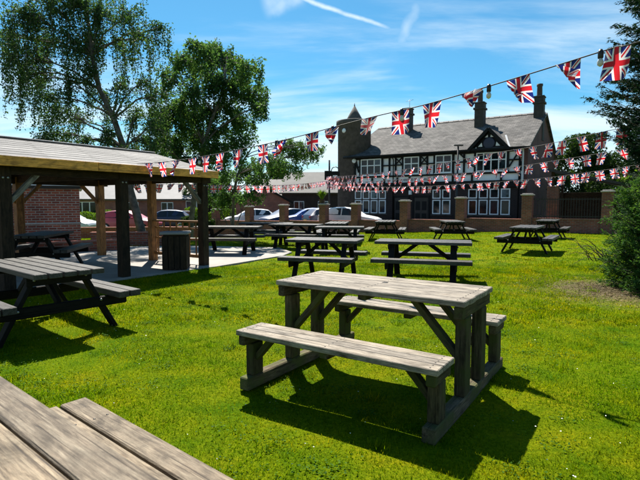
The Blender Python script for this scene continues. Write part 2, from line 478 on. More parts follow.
def concrete():
    m, t, b = nodes('pale_concrete')
    tc = t.nodes.new('ShaderNodeTexCoord'); v = tc.outputs['Object']
    a = noise(t, v, 1.2, 6, 0.65); f = noise(t, v, 45, 4, 0.7)
    r = ramp(t, [(0.3, (0.22, 0.205, 0.185)), (0.7, (0.36, 0.335, 0.305))])
    t.links.new(a, r.inputs[0])
    r2 = ramp(t, [(0.3, (0.82, 0.82, 0.82)), (0.7, (1.08, 1.08, 1.08))])
    t.links.new(f, r2.inputs[0])
    c = mixc(t, r.outputs[0], r2.outputs[0], 1.0, 'MULTIPLY')
    t.links.new(c, b.inputs['Base Color']); set_in(b, Roughness=0.85)
    bump(t, b, f, 0.3, 0.01)
    return m
M['concrete'] = concrete()
M['tarmac'] = plain('car_park_tarmac', (0.055, 0.053, 0.052), 0.9, var=0.3, scale=1.5, bmp=0.5)

def union_jack():
    """flat print: the Union Flag, from the flag's own UVs"""
    m = bpy.data.materials.new('union_flag_print'); m.use_nodes = True
    t = m.node_tree; t.nodes.clear()
    nd = t.nodes.new; ln = t.links.new
    def mth(op, a, b=None, c=None):
        n = nd('ShaderNodeMath'); n.operation = op
        for i, v in enumerate((a, b, c)):
            if v is None: continue
            if isinstance(v, (int, float)): n.inputs[i].default_value = v
            else: ln(v, n.inputs[i])
        return n.outputs[0]
    tc = nd('ShaderNodeTexCoord'); sp = nd('ShaderNodeSeparateXYZ'); ln(tc.outputs['UV'], sp.inputs[0])
    x = mth('SUBTRACT', sp.outputs[0], 0.5); y = mth('SUBTRACT', sp.outputs[1], 0.5)
    ax, ay = mth('ABSOLUTE', x), mth('ABSOLUTE', y)
    cross = mth('MINIMUM', ax, ay)
    d1 = mth('MULTIPLY', mth('SUBTRACT', x, y), 0.7071)
    d2 = mth('MULTIPLY', mth('ADD', x, y), 0.7071)
    ad = mth('MINIMUM', mth('ABSOLUTE', d1), mth('ABSOLUTE', d2))
    white = mth('MAXIMUM', mth('LESS_THAN', cross, 0.145), mth('LESS_THAN', ad, 0.075))
    # thin, offset red saltire
    o1 = mth('LESS_THAN', mth('ABSOLUTE', mth('ADD', d1, mth('MULTIPLY', mth('SIGN', d2), 0.018))), 0.027)
    o2 = mth('LESS_THAN', mth('ABSOLUTE', mth('ADD', d2, mth('MULTIPLY', mth('SIGN', d1), 0.018))), 0.027)
    redthin = mth('MULTIPLY', mth('MAXIMUM', o1, o2), mth('GREATER_THAN', cross, 0.145))
    red = mth('MAXIMUM', mth('LESS_THAN', cross, 0.085), redthin)
    c = mixc(t, (0.012, 0.022, 0.17), (0.84, 0.81, 0.82), white)
    c = mixc(t, c, (0.62, 0.018, 0.03), red)
    p = nd('ShaderNodeBsdfPrincipled'); ln(c, p.inputs['Base Color']); p.inputs['Roughness'].default_value = 0.6
    tr = nd('ShaderNodeBsdfTranslucent'); ln(c, tr.inputs[0])
    ms = nd('ShaderNodeMixShader'); ms.inputs[0].default_value = 0.65
    ln(p.outputs[0], ms.inputs[1]); ln(tr.outputs[0], ms.inputs[2])
    o = nd('ShaderNodeOutputMaterial'); ln(ms.outputs[0], o.inputs[0])
    return m
M['flag'] = union_jack()

# ------------------------------------------------------------------ helpers
def link(name, data, parent=None, mat=None):
    o = bpy.data.objects.new(name, data)
    COL.objects.link(o)
    if parent is not None:
        o.parent = parent
    if mat is not None and data is not None and len(data.materials) == 0:
        data.materials.append(mat)
    return o

def tag(o, label=None, cat=None, group=None, kind=None):
    if label: o['label'] = label
    if cat: o['category'] = cat
    if group: o['group'] = group
    if kind: o['kind'] = kind
    return o

def empty(name, loc=(0, 0, 0), rz=0.0):
    o = bpy.data.objects.new(name, None)
    COL.objects.link(o)
    o.empty_display_size = 0.2
    o.location = loc
    o.rotation_euler = (0, 0, rz)
    return o

def copy_tree(o, parent=None):
    c = o.copy()
    COL.objects.link(c)
    c.parent = parent
    for ch in o.children:
        copy_tree(ch, c)
    return c

_boxes = {}
def box_mesh(dx, dy, dz, bev, mat):
    key = (round(dx, 4), round(dy, 4), round(dz, 4), bev, mat.name)
    if key in _boxes:
        return _boxes[key]
    bm = bmesh.new()
    bmesh.ops.create_cube(bm, size=1.0, matrix=Matrix.Diagonal((dx, dy, dz, 1)))
    if bev > 0:
        bmesh.ops.bevel(bm, geom=bm.edges[:], offset=bev, segments=1, affect='EDGES')
    me = bpy.data.meshes.new('block')
    bm.to_mesh(me); bm.free()
    me.materials.append(mat)
    _boxes[key] = me
    return me

def block(name, size, loc, mat, parent=None, rz=0.0, bev=0.004, rot=None):
    if mat.name in WOODS and rot is None and max(size) > size[0] * 1.01:
        # timber: turn the piece so that its grain (local x) runs along its longest side
        if size[2] >= size[1]:
            q, sz = Matrix.Rotation(R(-90), 3, 'Y'), (size[2], size[1], size[0])
        else:
            q, sz = Matrix.Rotation(R(90), 3, 'Z'), (size[1], size[0], size[2])
        o = link(name, box_mesh(*sz, bev, mat), parent)
        o.location = loc
        o.rotation_euler = (Matrix.Rotation(rz, 3, 'Z') @ q).to_euler()
        return o
    o = link(name, box_mesh(*size, bev, mat), parent)
    o.location = loc
    o.rotation_euler = rot if rot else (0, 0, rz)
    return o

def beam(name, p0, p1, w_, h_, mat, parent=None, up=(0, 0, 1), bev=0.004):
    """timber from p0 to p1: local x along it, w_ across, h_ towards up"""
    p0, p1 = Vector(p0), Vector(p1)
    d = p1 - p0
    X = d.normalized()
    U = Vector(up)
    Y = U.cross(X)
    if Y.length < 1e-4:
        Y = Vector((0, 1, 0)).cross(X)
        if Y.length < 1e-4:
            Y = Vector((1, 0, 0))
    Y.normalize()
    Z = X.cross(Y)
    o = link(name, box_mesh(d.length, w_, h_, bev, mat), parent)
    m = Matrix((X, Y, Z)).transposed().to_4x4()
    m.translation = (p0 + p1) / 2
    o.matrix_local = m
    return o

def mesh(name, verts, faces, mat, parent=None, smooth=False, uv=None):
    me = bpy.data.meshes.new(name)
    me.from_pydata([tuple(v) for v in verts], [], faces)
    if smooth:
        me.polygons.foreach_set('use_smooth', [True] * len(me.polygons))
    if uv is not None:
        ul = me.uv_layers.new(name='uv')
        for lp in me.loops:
            ul.data[lp.index].uv = uv[lp.vertex_index]
    me.update()
    return link(name, me, parent, mat)

def prism(name, poly, y0, y1, mat, parent=None):
    """polygon in local x,z pushed from y0 to y1"""
    n = len(poly)
    v = [(x, y0, z) for x, z in poly] + [(x, y1, z) for x, z in poly]
    f = [tuple(range(n)), tuple(range(2 * n - 1, n - 1, -1))]
    f += [(i + n, (i + 1) % n + n, (i + 1) % n, i)[::-1][::-1] for i in range(n)]
    o = mesh(name, v, f, mat, parent)
    bm = bmesh.new(); bm.from_mesh(o.data); bmesh.ops.recalc_face_normals(bm, faces=bm.faces); bm.to_mesh(o.data); bm.free()
    return o

def lathe(name, prof, mat, parent=None, seg=20, loc=(0, 0, 0), smooth=True, rot=None):
    v, f = [], []
    for r_, z in prof:
        for k in range(seg):
            a = 2 * math.pi * k / seg
            v.append((r_ * math.cos(a), r_ * math.sin(a), z))
    for i in range(len(prof) - 1):
        for k in range(seg):
            k2 = (k + 1) % seg
            f.append((i * seg + k, i * seg + k2, (i + 1) * seg + k2, (i + 1) * seg + k))
    f.append(tuple(range(seg))[::-1]); f.append(tuple((len(prof) - 1) * seg + k for k in range(seg)))
    o = mesh(name, v, f, mat, parent, smooth)
    o.location = loc
    if rot: o.rotation_euler = rot
    return o

def tubes(name, paths, mat, parent=None, seg=6):
    """paths: list of (points, radii): one mesh"""
    V, Fc = [], []
    for pts, rad in paths:
        pts = [Vector(p) for p in pts]
        base = len(V)
        prev = None
        for i, p in enumerate(pts):
            t = (pts[min(i + 1, len(pts) - 1)] - pts[max(i - 1, 0)])
            if t.length < 1e-6: t = Vector((0, 0, 1))
            t.normalize()
            if prev is None:
                a = t.orthogonal().normalized()
            else:
                a = (prev - t * prev.dot(t)).normalized()
            prev = a
            b = t.cross(a)
            for k in range(seg):
                an = 2 * math.pi * k / seg
                V.append(p + (a * math.cos(an) + b * math.sin(an)) * rad[i])
        for i in range(len(pts) - 1):
            for k in range(seg):
                k2 = (k + 1) % seg
                Fc.append((base + i * seg + k, base + i * seg + k2, base + (i + 1) * seg + k2, base + (i + 1) * seg + k))
        Fc.append(tuple(base + k for k in range(seg))[::-1])
        Fc.append(tuple(base + (len(pts) - 1) * seg + k for k in range(seg)))
    return mesh(name, V, Fc, mat, parent, True)

def polymesh(name, verts, nper, mat, parent=None):
    """verts (n, nper, 3) numpy: n loose polygons of nper corners"""
    n = verts.shape[0]
    me = bpy.data.meshes.new(name)
    me.vertices.add(n * nper)
    me.vertices.foreach_set('co', verts.astype(np.float32).ravel())
    me.loops.add(n * nper)
    me.loops.foreach_set('vertex_index', np.arange(n * nper, dtype=np.int32))
    me.polygons.add(n)
    me.polygons.foreach_set('loop_start', np.arange(0, n * nper, nper, dtype=np.int32))
    me.polygons.foreach_set('loop_total', np.full(n, nper, dtype=np.int32))
    me.update(calc_edges=True)
    return link(name, me, parent, mat)

def unit(v):
    return v / np.maximum(np.linalg.norm(v, axis=1, keepdims=True), 1e-9)

def leaf_quads(c, size, wr=0.6, down=0.0, axis=None):
    """diamond leaves round the points c"""
    n = len(c)
    a = unit(rng.normal(size=(n, 3)) if axis is None else axis + rng.normal(size=(n, 3)) * 0.45)
    a[:, 2] -= down
    a = unit(a)
    b = unit(np.cross(a, rng.normal(size=(n, 3))))
    s = (size * rng.uniform(0.65, 1.3, n))[:, None]
    q = np.empty((n, 4, 3))
    q[:, 0] = c - a * s * 0.5
    q[:, 1] = c + b * s * wr * 0.5 - a * s * 0.05
    q[:, 2] = c + a * s * 0.5
    q[:, 3] = c - b * s * wr * 0.5 - a * s * 0.05
    return q

# ------------------------------------------------------------------ terrain
PW = np.array([10.33, 24.0])                 # a pier of the garden wall
DL = np.array([-math.cos(R(34)), math.sin(R(34))])   # along wall and pub front, to the left
DN = np.array([math.sin(R(34)), math.cos(R(34))])    # away from the garden

def sstep(a, b, x):
    t = np.clip((x - a) / (b - a), 0, 1)
    return t * t * (3 - 2 * t)

def zt(x, y):
    x = np.asarray(x, float); y = np.asarray(y, float)
    dx, dy = x - PW[0], y - PW[1]
    ww = dx * DL[0] + dy * DL[1]
    nn = dx * DN[0] + dy * DN[1]
    drop = 0.85 * (1 - np.exp(-0.05 * np.maximum(ww, 0)))
    z = -drop * np.maximum(sstep(-7, -1, nn), sstep(18, 26, y) * sstep(0, 10, ww))
    bumps = 0.018 * (np.sin(x * 1.7 + y * 0.6) * np.sin(y * 1.3 - x * 0.4) + 0.5 * np.sin(3.1 * x + 1.3) * np.sin(2.7 * y))
    return z + bumps * (1 - sstep(-3, 0, nn))

def ground(px, py, z=0.0):
    """world point of a photo pixel lying at height z"""
    y = (CAM_Z - z) * F / (py - HOR)
    return Vector(((px - 320) / F * y, y, z))

def at(px, py, y):
    return Vector(((px - 320) / F * y, y, CAM_Z + (HOR - py) / F * y))

xs = np.concatenate([-np.geomspace(700, 32, 14), np.arange(-30, 30.01, 0.5), np.geomspace(32, 700, 14)])
ys = np.concatenate([-np.geomspace(300, 8, 8), np.arange(-7, 62.01, 0.5), np.geomspace(64, 1500, 16)])
GX, GY = np.meshgrid(xs, ys)
GZ = zt(GX, GY)
nx, ny = len(xs), len(ys)
gv = np.stack([GX.ravel(), GY.ravel(), GZ.ravel()], 1)
gf = [(j * nx + i, j * nx + i + 1, (j + 1) * nx + i + 1, (j + 1) * nx + i) for j in range(ny - 1) for i in range(nx - 1)]
g = mesh('lawn', gv, gf, M['lawn'], None, True)
tag(g, 'sunlit lawn of short yellow-green grass', kind='structure')

def sheet(name, uvpts, mat, lift, label):
    """grid in wall coordinates following the terrain"""
    (w0, w1, n0, n1) = uvpts
    ws = np.arange(w0, w1 + 0.01, 1.0); ns = np.arange(n0, n1 + 0.01, 1.0)
    v = []
    for b in ns:
        for a in ws:
            p = PW + DL * a + DN * b
            v.append((p[0], p[1], float(zt(*p)) + lift))
    k = len(ws)
    f = [(j * k + i + 1, j * k + i, (j + 1) * k + i, (j + 1) * k + i + 1) for j in range(len(ns) - 1) for i in range(k - 1)]
    o = mesh(name, v, f, mat, None, True)
    bm = bmesh.new(); bm.from_mesh(o.data); bmesh.ops.recalc_face_normals(bm, faces=bm.faces)
    for fc in bm.faces:
        if fc.normal.z < 0: fc.normal_flip()
    bm.to_mesh(o.data); bm.free()
    return tag(o, label, kind='structure')
sheet('car_park', (-12, 60, 0.6, 22.6), M['tarmac'], 0.03, 'dark tarmac car park behind the garden wall')

# pavilion frame: front line along PF, depth along PB
PF = Vector((0.54, 0.84, 0)).normalized()
PB = Vector((-PF.y, PF.x, 0))
P203 = Vector((-2.60, 10.70, 0))
# concrete slab under the pavilion, running out to the right
pat = [P203 + PF * 0.15 + Vector((0.25, -0.35, 0)), Vector((-0.98, 12.7, 0)), Vector((-0.80, 13.6, 0)), Vector((-1.3, 15.0, 0)), Vector((-4.2, 15.6, 0)),
       Vector((-7.5, 15.2, 0)), Vector((-14, 12.0, 0)), Vector((-14, 4.0, 0)), P203 - PF * 8.6 + Vector((0.02, -0.3, 0)), P203 - PF * 2.2 + Vector((0.05, -0.12, 0))]
bm = bmesh.new()
top = [bm.verts.new((p.x, p.y, 0.035)) for p in pat]
bot = [bm.verts.new((p.x, p.y, -0.1)) for p in pat]
bm.faces.new(top)
for i in range(len(pat)):
    j = (i + 1) % len(pat)
    bm.faces.new((top[i], bot[i], bot[j], top[j]))
bmesh.ops.recalc_face_normals(bm, faces=bm.faces)
me = bpy.data.meshes.new('patio'); bm.to_mesh(me); bm.free()
o = link('patio', me, None, M['concrete'])
tag(o, 'pale concrete patio under the timber pavilion', kind='structure')
PATIO = np.array([(p.x, p.y) for p in pat])

def in_poly(x, y, P):
    c = np.zeros(len(x), bool)
    n = len(P)
    j = n - 1
    for i in range(n):
        cond = ((P[i, 1] > y) != (P[j, 1] > y)) & (x < (P[j, 0] - P[i, 0]) * (y - P[i, 1]) / (P[j, 1] - P[i, 1] + 1e-12) + P[i, 0])
        c ^= cond
        j = i
    return c

# ------------------------------------------------------------------ public house
PUB_R = Vector((14.2, 34.0, 0))
def pu(px):
    k = (px - 320) / F
    return -(PUB_R.x - k * PUB_R.y) / (math.cos(R(34)) + math.sin(R(34)) * k)
def pz(px, py):
    y = PUB_R.y - pu(px) * math.sin(R(34))
    return CAM_Z + (HOR - py) / F * y
pub = empty('public_house', PUB_R, R(-34))
tag(pub, 'two-storey half-timbered black and white pub with slate roof and round tower', 'building')
LX = pu(351)                     # left end of the front, local x (negative)
EAVE, MID, DEP, RIDGE = 5.45, 2.9, 12.0, 8.55
# masonry
block('wall', (-LX + 0.2, DEP, MID + 0.8), (LX / 2 + 0.1, DEP / 2, MID / 2 - 0.4), M['brick_pub'], pub, bev=0.0)
block('wall', (-LX + 0.1, DEP - 0.1, EAVE - MID - 0.05), (LX / 2 + 0.0, DEP / 2, (EAVE + MID) / 2 - 0.03), M['render_white'], pub, bev=0.0)
gb = prism('gable', [(0.25, -0.8), (DEP - 0.02, -0.8), (DEP - 0.02, EAVE), (DEP / 2, RIDGE - 0.12), (0.05, EAVE - 0.1)], 0, 0.28, M['brick_gable'], pub)
gb.rotation_euler = (0, 0, R(90)); gb.location = (0.32, 0.0, 0)
gb['label'] = 'dark red brick gable end'
# main roof, two slopes with thickness
def roof_slab(name, a, b, c, d, th, mat, parent):
    a, b, c, d = map(Vector, (a, b, c, d))
    n = (b - a).cross(d - a).normalized()
    if n.z < 0: n = -n
    v = [a, b, c, d] + [p - n * th for p in (a, b, c, d)]
    f = [(0, 1, 2, 3), (7, 6, 5, 4), (0, 4, 5, 1), (1, 5, 6, 2), (2, 6, 7, 3), (3, 7, 4, 0)]
    lu = (b - a).length; lv = (d - a).length
    uv = [(0, 0), (lu, 0), (lu, lv), (0, lv)] * 2
    o = mesh(name, v, f, mat, parent, False, uv)
    bm = bmesh.new(); bm.from_mesh(o.data); bmesh.ops.recalc_face_normals(bm, faces=bm.faces); bm.to_mesh(o.data); bm.free()
    return o
rf = roof_slab('roof', (LX - 0.6, -0.45, EAVE - 0.12), (0.52, -0.45, EAVE - 0.12), (0.52, DEP / 2, RIDGE), (LX - 0.6, DEP / 2, RIDGE), 0.14, M['slate'], pub)
roof_slab('roof', (LX - 0.6, DEP + 0.4, EAVE - 0.1), (0.52, DEP + 0.4, EAVE - 0.1), (0.52, DEP / 2, RIDGE - 0.004), (LX - 0.6, DEP / 2, RIDGE - 0.004), 0.14, M['slate'], pub)
rt = None
nrt = 34
for i in range(nrt):
    x = LX - 0.5 + i * ((-LX + 0.9) / nrt) + 0.2
    if rt is None:
        rt = prism('ridge_tile', [(-0.17, -0.07), (0.0, 0.06), (0.17, -0.07)], -0.2, 0.2, M['slate_house_dark'], rf)
        rt.rotation_euler = (0, 0, R(90)); q = rt
    else:
        q = rt.copy(); COL.objects.link(q); q.parent = rf
    q.location = (x, DEP / 2, RIDGE + 0.035 + 0.012 * (i % 2))
# chimneys: (px of centre, width, top py, depth factor)
for px, wd, topz, yy, potn in ((407, 0.62, 9.75, 4.6, 0), (477.5, 0.72, 9.5, 4.4, 1), (535.5, 0.70, 9.65, 5.4, 1)):
    k = (px - 320) / F
    # local x of a point yy behind the front that projects at px
    wx0 = PUB_R.x + yy * math.sin(R(34)); wy0 = PUB_R.y + yy * math.cos(R(34))
    lx = -(wx0 - k * wy0) / (math.cos(R(34)) + math.sin(R(34)) * k)
    base = 6.3
    ch = block('chimney', (wd, 0.75, topz - base), (lx, yy, (topz + base) / 2), M['chimney'], rf, bev=0.01)
    block('chimney_cap', (wd + 0.18, 0.93, 0.16), (0, 0, (topz - base) / 2 - 0.42), M['chimney'], ch, bev=0.01)
    block('chimney_cap', (wd + 0.1, 0.85, 0.1), (0, 0, (topz - base) / 2 + 0.05), M['chimney'], ch, bev=0.01)
    if potn:
        lathe('chimney_pot', [(0.24, 0), (0.21, 0.1), (0.19, 0.75), (0.23, 0.8), (0.23, 0.95), (0.15, 0.95)], M['terracotta'], ch, 14, (-0.02, 0, (topz - base) / 2 + 0.1))
    else:
        tubes('aerial', [([(0.1, 0, 0.0), (0.1, 0, 2.6)], [0.02, 0.02]), ([(-0.25, 0, 2.45), (0.45, 0, 2.55)], [0.015, 0.015])], M['metal_grey'], ch)
# front face timbers and windows (local y < 0 is towards the garden)
def fr(x0, x1, z0, z1, name='timber', mat=None, y=-0.04, th=0.1, parent=None):
    return block(name, (abs(x1 - x0), th, abs(z1 - z0)), ((x0 + x1) / 2, y, (z0 + z1) / 2), mat or M['black_paint'], parent or pub, bev=0.006)
def win(x0, x1, z0, z1, cols, rows, frame=0.075, name='window', y=-0.07):
    """casement window: white frame, mullions and dark panes"""
    wz = empty('x'); wz.name = name
    wz.parent = pub; wz.location = ((x0 + x1) / 2, y, (z0 + z1) / 2)
    W, H = abs(x1 - x0), abs(z1 - z0)
    fz = [(-H / 2, frame), (H / 2 - frame, frame)]
    block('frame', (W, 0.09, frame), (0, 0, H / 2 - frame / 2), M['white_paint'], wz, bev=0.004)
    block('frame', (W, 0.09, frame), (0, 0, -H / 2 + frame / 2), M['white_paint'], wz, bev=0.004)
    for s in (-1, 1):
        block('frame', (frame, 0.088, H - 2 * frame), (s * (W / 2 - frame / 2), 0, 0), M['white_paint'], wz, bev=0.004)
    zs = [-H / 2 + frame] + [-H / 2 + H * r_ for r_ in rows] + [H / 2 - frame]
    for c in range(1, cols):
        block('mullion', (frame, 0.084, H - 2 * frame), (-W / 2 + W * c / cols, 0, 0), M['white_paint'], wz, bev=0.004)
    for r_ in rows:
        block('transom', (W - 2 * frame, 0.08, frame), (0, 0, -H / 2 + H * r_), M['white_paint'], wz, bev=0.004)
    for c in range(cols):
        for q in range(len(zs) - 1):
            pw = W / cols - frame; ph = zs[q + 1] - zs[q]
            p = block('pane', (pw, 0.012, ph), (-W / 2 + W * (c + 0.5) / cols, 0.02, (zs[q] + zs[q + 1]) / 2), M['glass'], wz, bev=0.0)
            p.rotation_euler = (R(rng.uniform(-0.8, 0.8)), 0, R(rng.uniform(-0.8, 0.8)))
    block('sill', (W + 0.1, 0.16, 0.05), (0, -0.03, -H / 2 - 0.027), M['white_paint'], wz, bev=0.004)
    return wz
XL, XR = LX - 0.02, -0.12
fr(XL, XR, 5.06, 5.32)                       # wall plate
fr(XL, XR, 3.53, 3.66)                       # sill beam
fr(XL, XR, 2.55, 3.06, y=-0.08, th=0.22)     # bressummer
fr(XL - 0.1, XR + 0.35, 5.20, 5.34, 'gutter', M['black_paint'], y=-0.48, th=0.12)
ZU0, ZU1 = 3.68, 5.06
W1 = (pu(361), pu(381)); W2 = (pu(403.5), pu(418.5)); W3 = (pu(434.7), pu(451)); W4 = (pu(475), pu(505))
for (a, b), cols in ((W1, 3), (W2, 2), (W3, 2), (W4, 4)):
    win(a, b, ZU0 + 0.04, ZU1 + 0.02, cols, [0.60])
    for e in (a - 0.10, b + 0.10):
        fr(e - 0.07, e + 0.07, ZU0, ZU1, y=-0.05)
# studs and rails in the bays between the windows
bays = [(XL, W1[0] - 0.18, 2), (W1[1] + 0.18, W2[0] - 0.18, 3), (W2[1] + 0.18, W3[0] - 0.18, 2), (W3[1] + 0.18, W4[0] - 0.18, 2), (W4[1] + 0.18, XR, 1)]
for bi, (a, b, n) in enumerate(bays):
    fr(a, b, 4.43, 4.53, y=-0.045, th=0.1)
    for i in range(n + 1):
        x = a + (b - a) * i / n
        if 0 < i < n or (bi == 0 and i == 0) or (bi == 4 and i == n):
            fr(x - 0.07, x + 0.07, ZU0, ZU1, y=-0.035, th=0.1)
def xpanel(a, b):
    beam('timber', (a, -0.06, 4.52), (b, -0.06, 5.06), 0.08, 0.09, M['black_paint'], pub, up=(0, 1, 0))
    beam('timber', (a, -0.062, 5.06), (b, -0.062, 4.52), 0.08, 0.09, M['black_paint'], pub, up=(0, 1, 0))
a, b, n = bays[1]; st = (b - a) / n
xpanel(a + 2 * st, b)
a, b, n = bays[2]; st = (b - a) / n
xpanel(a, a + st)
a, b, n = bays[0]
beam('brace', (a + 0.5, -0.063, ZU1), (b - 0.05, -0.063, 4.0), 0.09, 0.14, M['black_paint'], pub, up=(0, 1, 0))
a, b, n = bays[3]
beam('brace', (a + 0.45, -0.063, ZU1), (b - 0.02, -0.063, 4.1), 0.09, 0.14, M['black_paint'], pub, up=(0, 1, 0))
a, b, n = bays[4]
beam('brace', (a, -0.063, 4.0), (b - 0.2, -0.063, 4.95), 0.09, 0.12, M['black_paint'], pub, up=(0, 1, 0))
# posts dividing the white band below the sills
for px in (351.5, 360, 372, 384, 397, 409, 421, 434, 452, 471, 500, 518.5):
    x = pu(px)
    fr(x - 0.07, x + 0.07, 3.06, 3.50, y=-0.03)
# worn, unreadable lettering on two white panels: rows of short raised strokes
for px0, px1 in ((403, 412), (420, 430)):
    x0, x1 = pu(px0), pu(px1)
    for i in range(9):
        x = x0 + (x1 - x0) * i / 8
        hgt = (0.16, 0.2, 0.18)[i % 3]
        block('letter_stroke', (0.045, 0.02, hgt), (x, -0.012, 3.28), M['slate_house'], pub, bev=0)
# ground floor windows: every light has its own white casement set in dark stone
def casements(x0, x1, z0, z1, cols, split):
    wz = empty('window'); wz.parent = pub; wz.location = ((x0 + x1) / 2, -0.04, (z0 + z1) / 2)
    W, H = abs(x1 - x0), abs(z1 - z0)
    cw = W / cols
    for c in range(cols):
        for (a_, b_) in ((0, split), (split, 1)):
            zc_, hh = -H / 2 + H * (a_ + b_) / 2, H * (b_ - a_) - 0.09
            xc, ww_, f_ = -W / 2 + cw * (c + 0.5), cw - 0.13, 0.075
            for sg_ in (-1, 1):
                block('casement', (f_, 0.06, hh), (xc + sg_ * (ww_ / 2 - f_ / 2), 0, zc_), M['white_paint'], wz, bev=0.004)
                block('casement', (ww_ - 2 * f_, 0.058, f_), (xc, 0, zc_ + sg_ * (hh / 2 - f_ / 2)), M['white_paint'], wz, bev=0.004)
            p_ = block('pane', (ww_ - 2 * f_, 0.012, hh - 2 * f_), (xc, 0.01, zc_), M['glass'], wz, bev=0)
            p_.rotation_euler = (R(rng.uniform(-1, 1)), 0, R(rng.uniform(-1, 1)))
    block('sill', (W + 0.1, 0.14, 0.07), (0, -0.03, -H / 2 - 0.03), M['stone_dark'], wz, bev=0.008)
casements(pu(354.5), pu(386.5), 0.52, 2.50, 4, 0.60)
casements(pu(431.5), pu(451), 0.52, 2.50, 2, 0.60)
casements(pu(467), pu(510.5), 0.52, 2.50, 4, 0.60)
# two doors between them
for px in (401, 421):
    x = pu(px)
    dr = block('door', (1.15, 0.06, 2.2), (x, -0.03, 0.75), M['metal_black'], pub, bev=0.01)
    for s in (-0.27, 0.27):
        for zz in (-0.5, 0.45):
            block('door_panel', (0.38, 0.03, 0.7), (s, -0.035, zz), M['black_paint'], dr, bev=0.01)
    block('door_frame', (1.45, 0.1, 0.16), (x, -0.05, 1.93), M['black_paint'], pub, bev=0.006)
    for s in (-1, 1):
        block('door_frame', (0.14, 0.1, 2.25), (x + s * 0.65, -0.05, 0.72), M['black_paint'], pub, bev=0.006)
ln_ = block('wall_lantern', (0.22, 0.22, 0.34), (pu(411), -0.22, 2.25), M['white_paint'], pub, bev=0.02)
block('lantern_cap', (0.28, 0.28, 0.06), (0, 0, 0.2), M['metal_black'], ln_, bev=0.01)
# dormer gable over the wide window
gx0, gx1 = pu(470) , pu(507)
gm = (gx0 + gx1) / 2
GA = 6.78
gw = prism('gable_front', [(gx0 + 0.05, 5.1), (gx1 - 0.05, 5.1), (gm, GA - 0.15)], -0.30, -0.02, M['black_paint'], pub)
for (dx, dz, s) in ((-0.62, 5.62, 0.26), (0.62, 5.62, 0.26), (-0.2, 6.22, 0.17), (0.2, 6.22, 0.17), (-1.0, 5.36, 0.2)):
    prism('render_panel', [(gm + dx - s * 0.6, dz - s * 0.5), (gm + dx + s * 0.6, dz - s * 0.5), (gm + dx + (0.1 if dx < 0 else -0.1), dz + s * 0.6)], -0.325, -0.29, M['render_white'], pub)
lathe('roundel', [(0.42, 0), (0.42, 0.05), (0.36, 0.06)], M['sign_navy'], pub, 20, (gm, -0.30, 5.72), True, (R(90), 0, 0))
for s, xe in ((-1, gx0 - 0.12), (1, gx1 + 0.12)):
    # little roof slopes running back into the main roof
    yb = (GA - EAVE) / (RIDGE - EAVE) * (DEP / 2 + 0.45) - 0.2
    v = [(xe, -0.55, 5.28), (gm, -0.55, GA), (gm, yb, GA + 0.02), (xe, -0.2, 5.34)]
    v2 = [(p[0], p[1], p[2] - 0.09) for p in v]
    uv = [(0, 0), (0, 2.1), (2.5, 2.1), (0.4, 0)] * 2
    o = mesh('dormer_roof', v + v2, [(0, 1, 2, 3), (7, 6, 5, 4), (0, 4, 5, 1), (1, 5, 6, 2), (2, 6, 7, 3), (3, 7, 4, 0)], M['slate'], pub, False, uv)
    bm = bmesh.new(); bm.from_mesh(o.data); bmesh.ops.recalc_face_normals(bm, faces=bm.faces); bm.to_mesh(o.data); bm.free()
    beam('barge_board', (xe + s * 0.02, -0.60, 5.20), (gm, -0.60, GA - 0.06), 0.05, 0.22, M['black_paint'], pub, up=(0, 0, 1))
beam('lead_valley', (gx1 + 0.10, -0.36, 5.37), (gm + 0.75, 1.35, 6.42), 0.13, 0.02, M['lead'], pub)
# tower at the far end
tw = lathe('tower', [(1.45, -0.8), (1.45, 8.15), (1.6, 8.2), (1.6, 8.55), (1.45, 8.6), (0.5, 8.62)], M['stone_dark'], pub, 24, (LX - 0.40, 1.2, 0))
lathe('tower_cap', [(0.75, 8.5), (0.75, 8.66), (0.03, 9.95)], M['stone_dark'], tw, 20)
lathe('finial', [(0.03, 9.75), (0.06, 9.9), (0.015, 10.15)], M['stone_dark'], tw, 8)
for zz, an in ((5.0, -60), (3.2, -75), (7.6, -95)):
    lathe('flood_lamp', [(0.16, 0), (0.2, 0.06), (0.14, 0.12)], M['white_paint'], tw, 12, (1.5 * math.cos(R(an)), 1.5 * math.sin(R(an)), zz), True, (R(90), 0, R(an + 90)))

for px in (393.5, 518):
    x = pu(px)
    tubes('downpipe', [([(x, -0.42, 5.2), (x, -0.16, 4.9), (x, -0.16, -0.5)], [0.05, 0.05, 0.05])], M['black_paint'], pub, 8)
# hanging pub sign on its own post
sg = empty('pub_sign', (at(331, 203, 33).x, 33, -0.75), R(-8))
tag(sg, 'dark hanging pub sign on a post beside the round tower', 'sign')
tubes('post', [([(-0.15, 0.25, 0), (-0.15, 0.25, 5.1)], [0.07, 0.06])], M['metal_black'], sg, 8)
block('sign_board', (0.62, 0.08, 0.95), (0.28, 0, 3.85), M['black_paint'], sg, bev=0.01)
block('sign_board', (0.45, 0.3, 0.62), (-0.22, 0.1, 4.05), M['black_paint'], sg, bev=0.01)
block('emblem', (0.3, 0.02, 0.14), (0.28, -0.045, 3.98), M['fascia_white'], sg, bev=0)
block('emblem', (0.34, 0.02, 0.26), (0.28, -0.045, 3.75), M['sign_red'], sg, bev=0)
tubes('scroll', [([(0.28 + 0.26 * math.cos(a_), 0, 4.34 + 0.28 * math.sin(a_)) for a_ in np.linspace(0, math.pi, 9)], [0.03] * 9)], M['metal_black'], sg, 6)

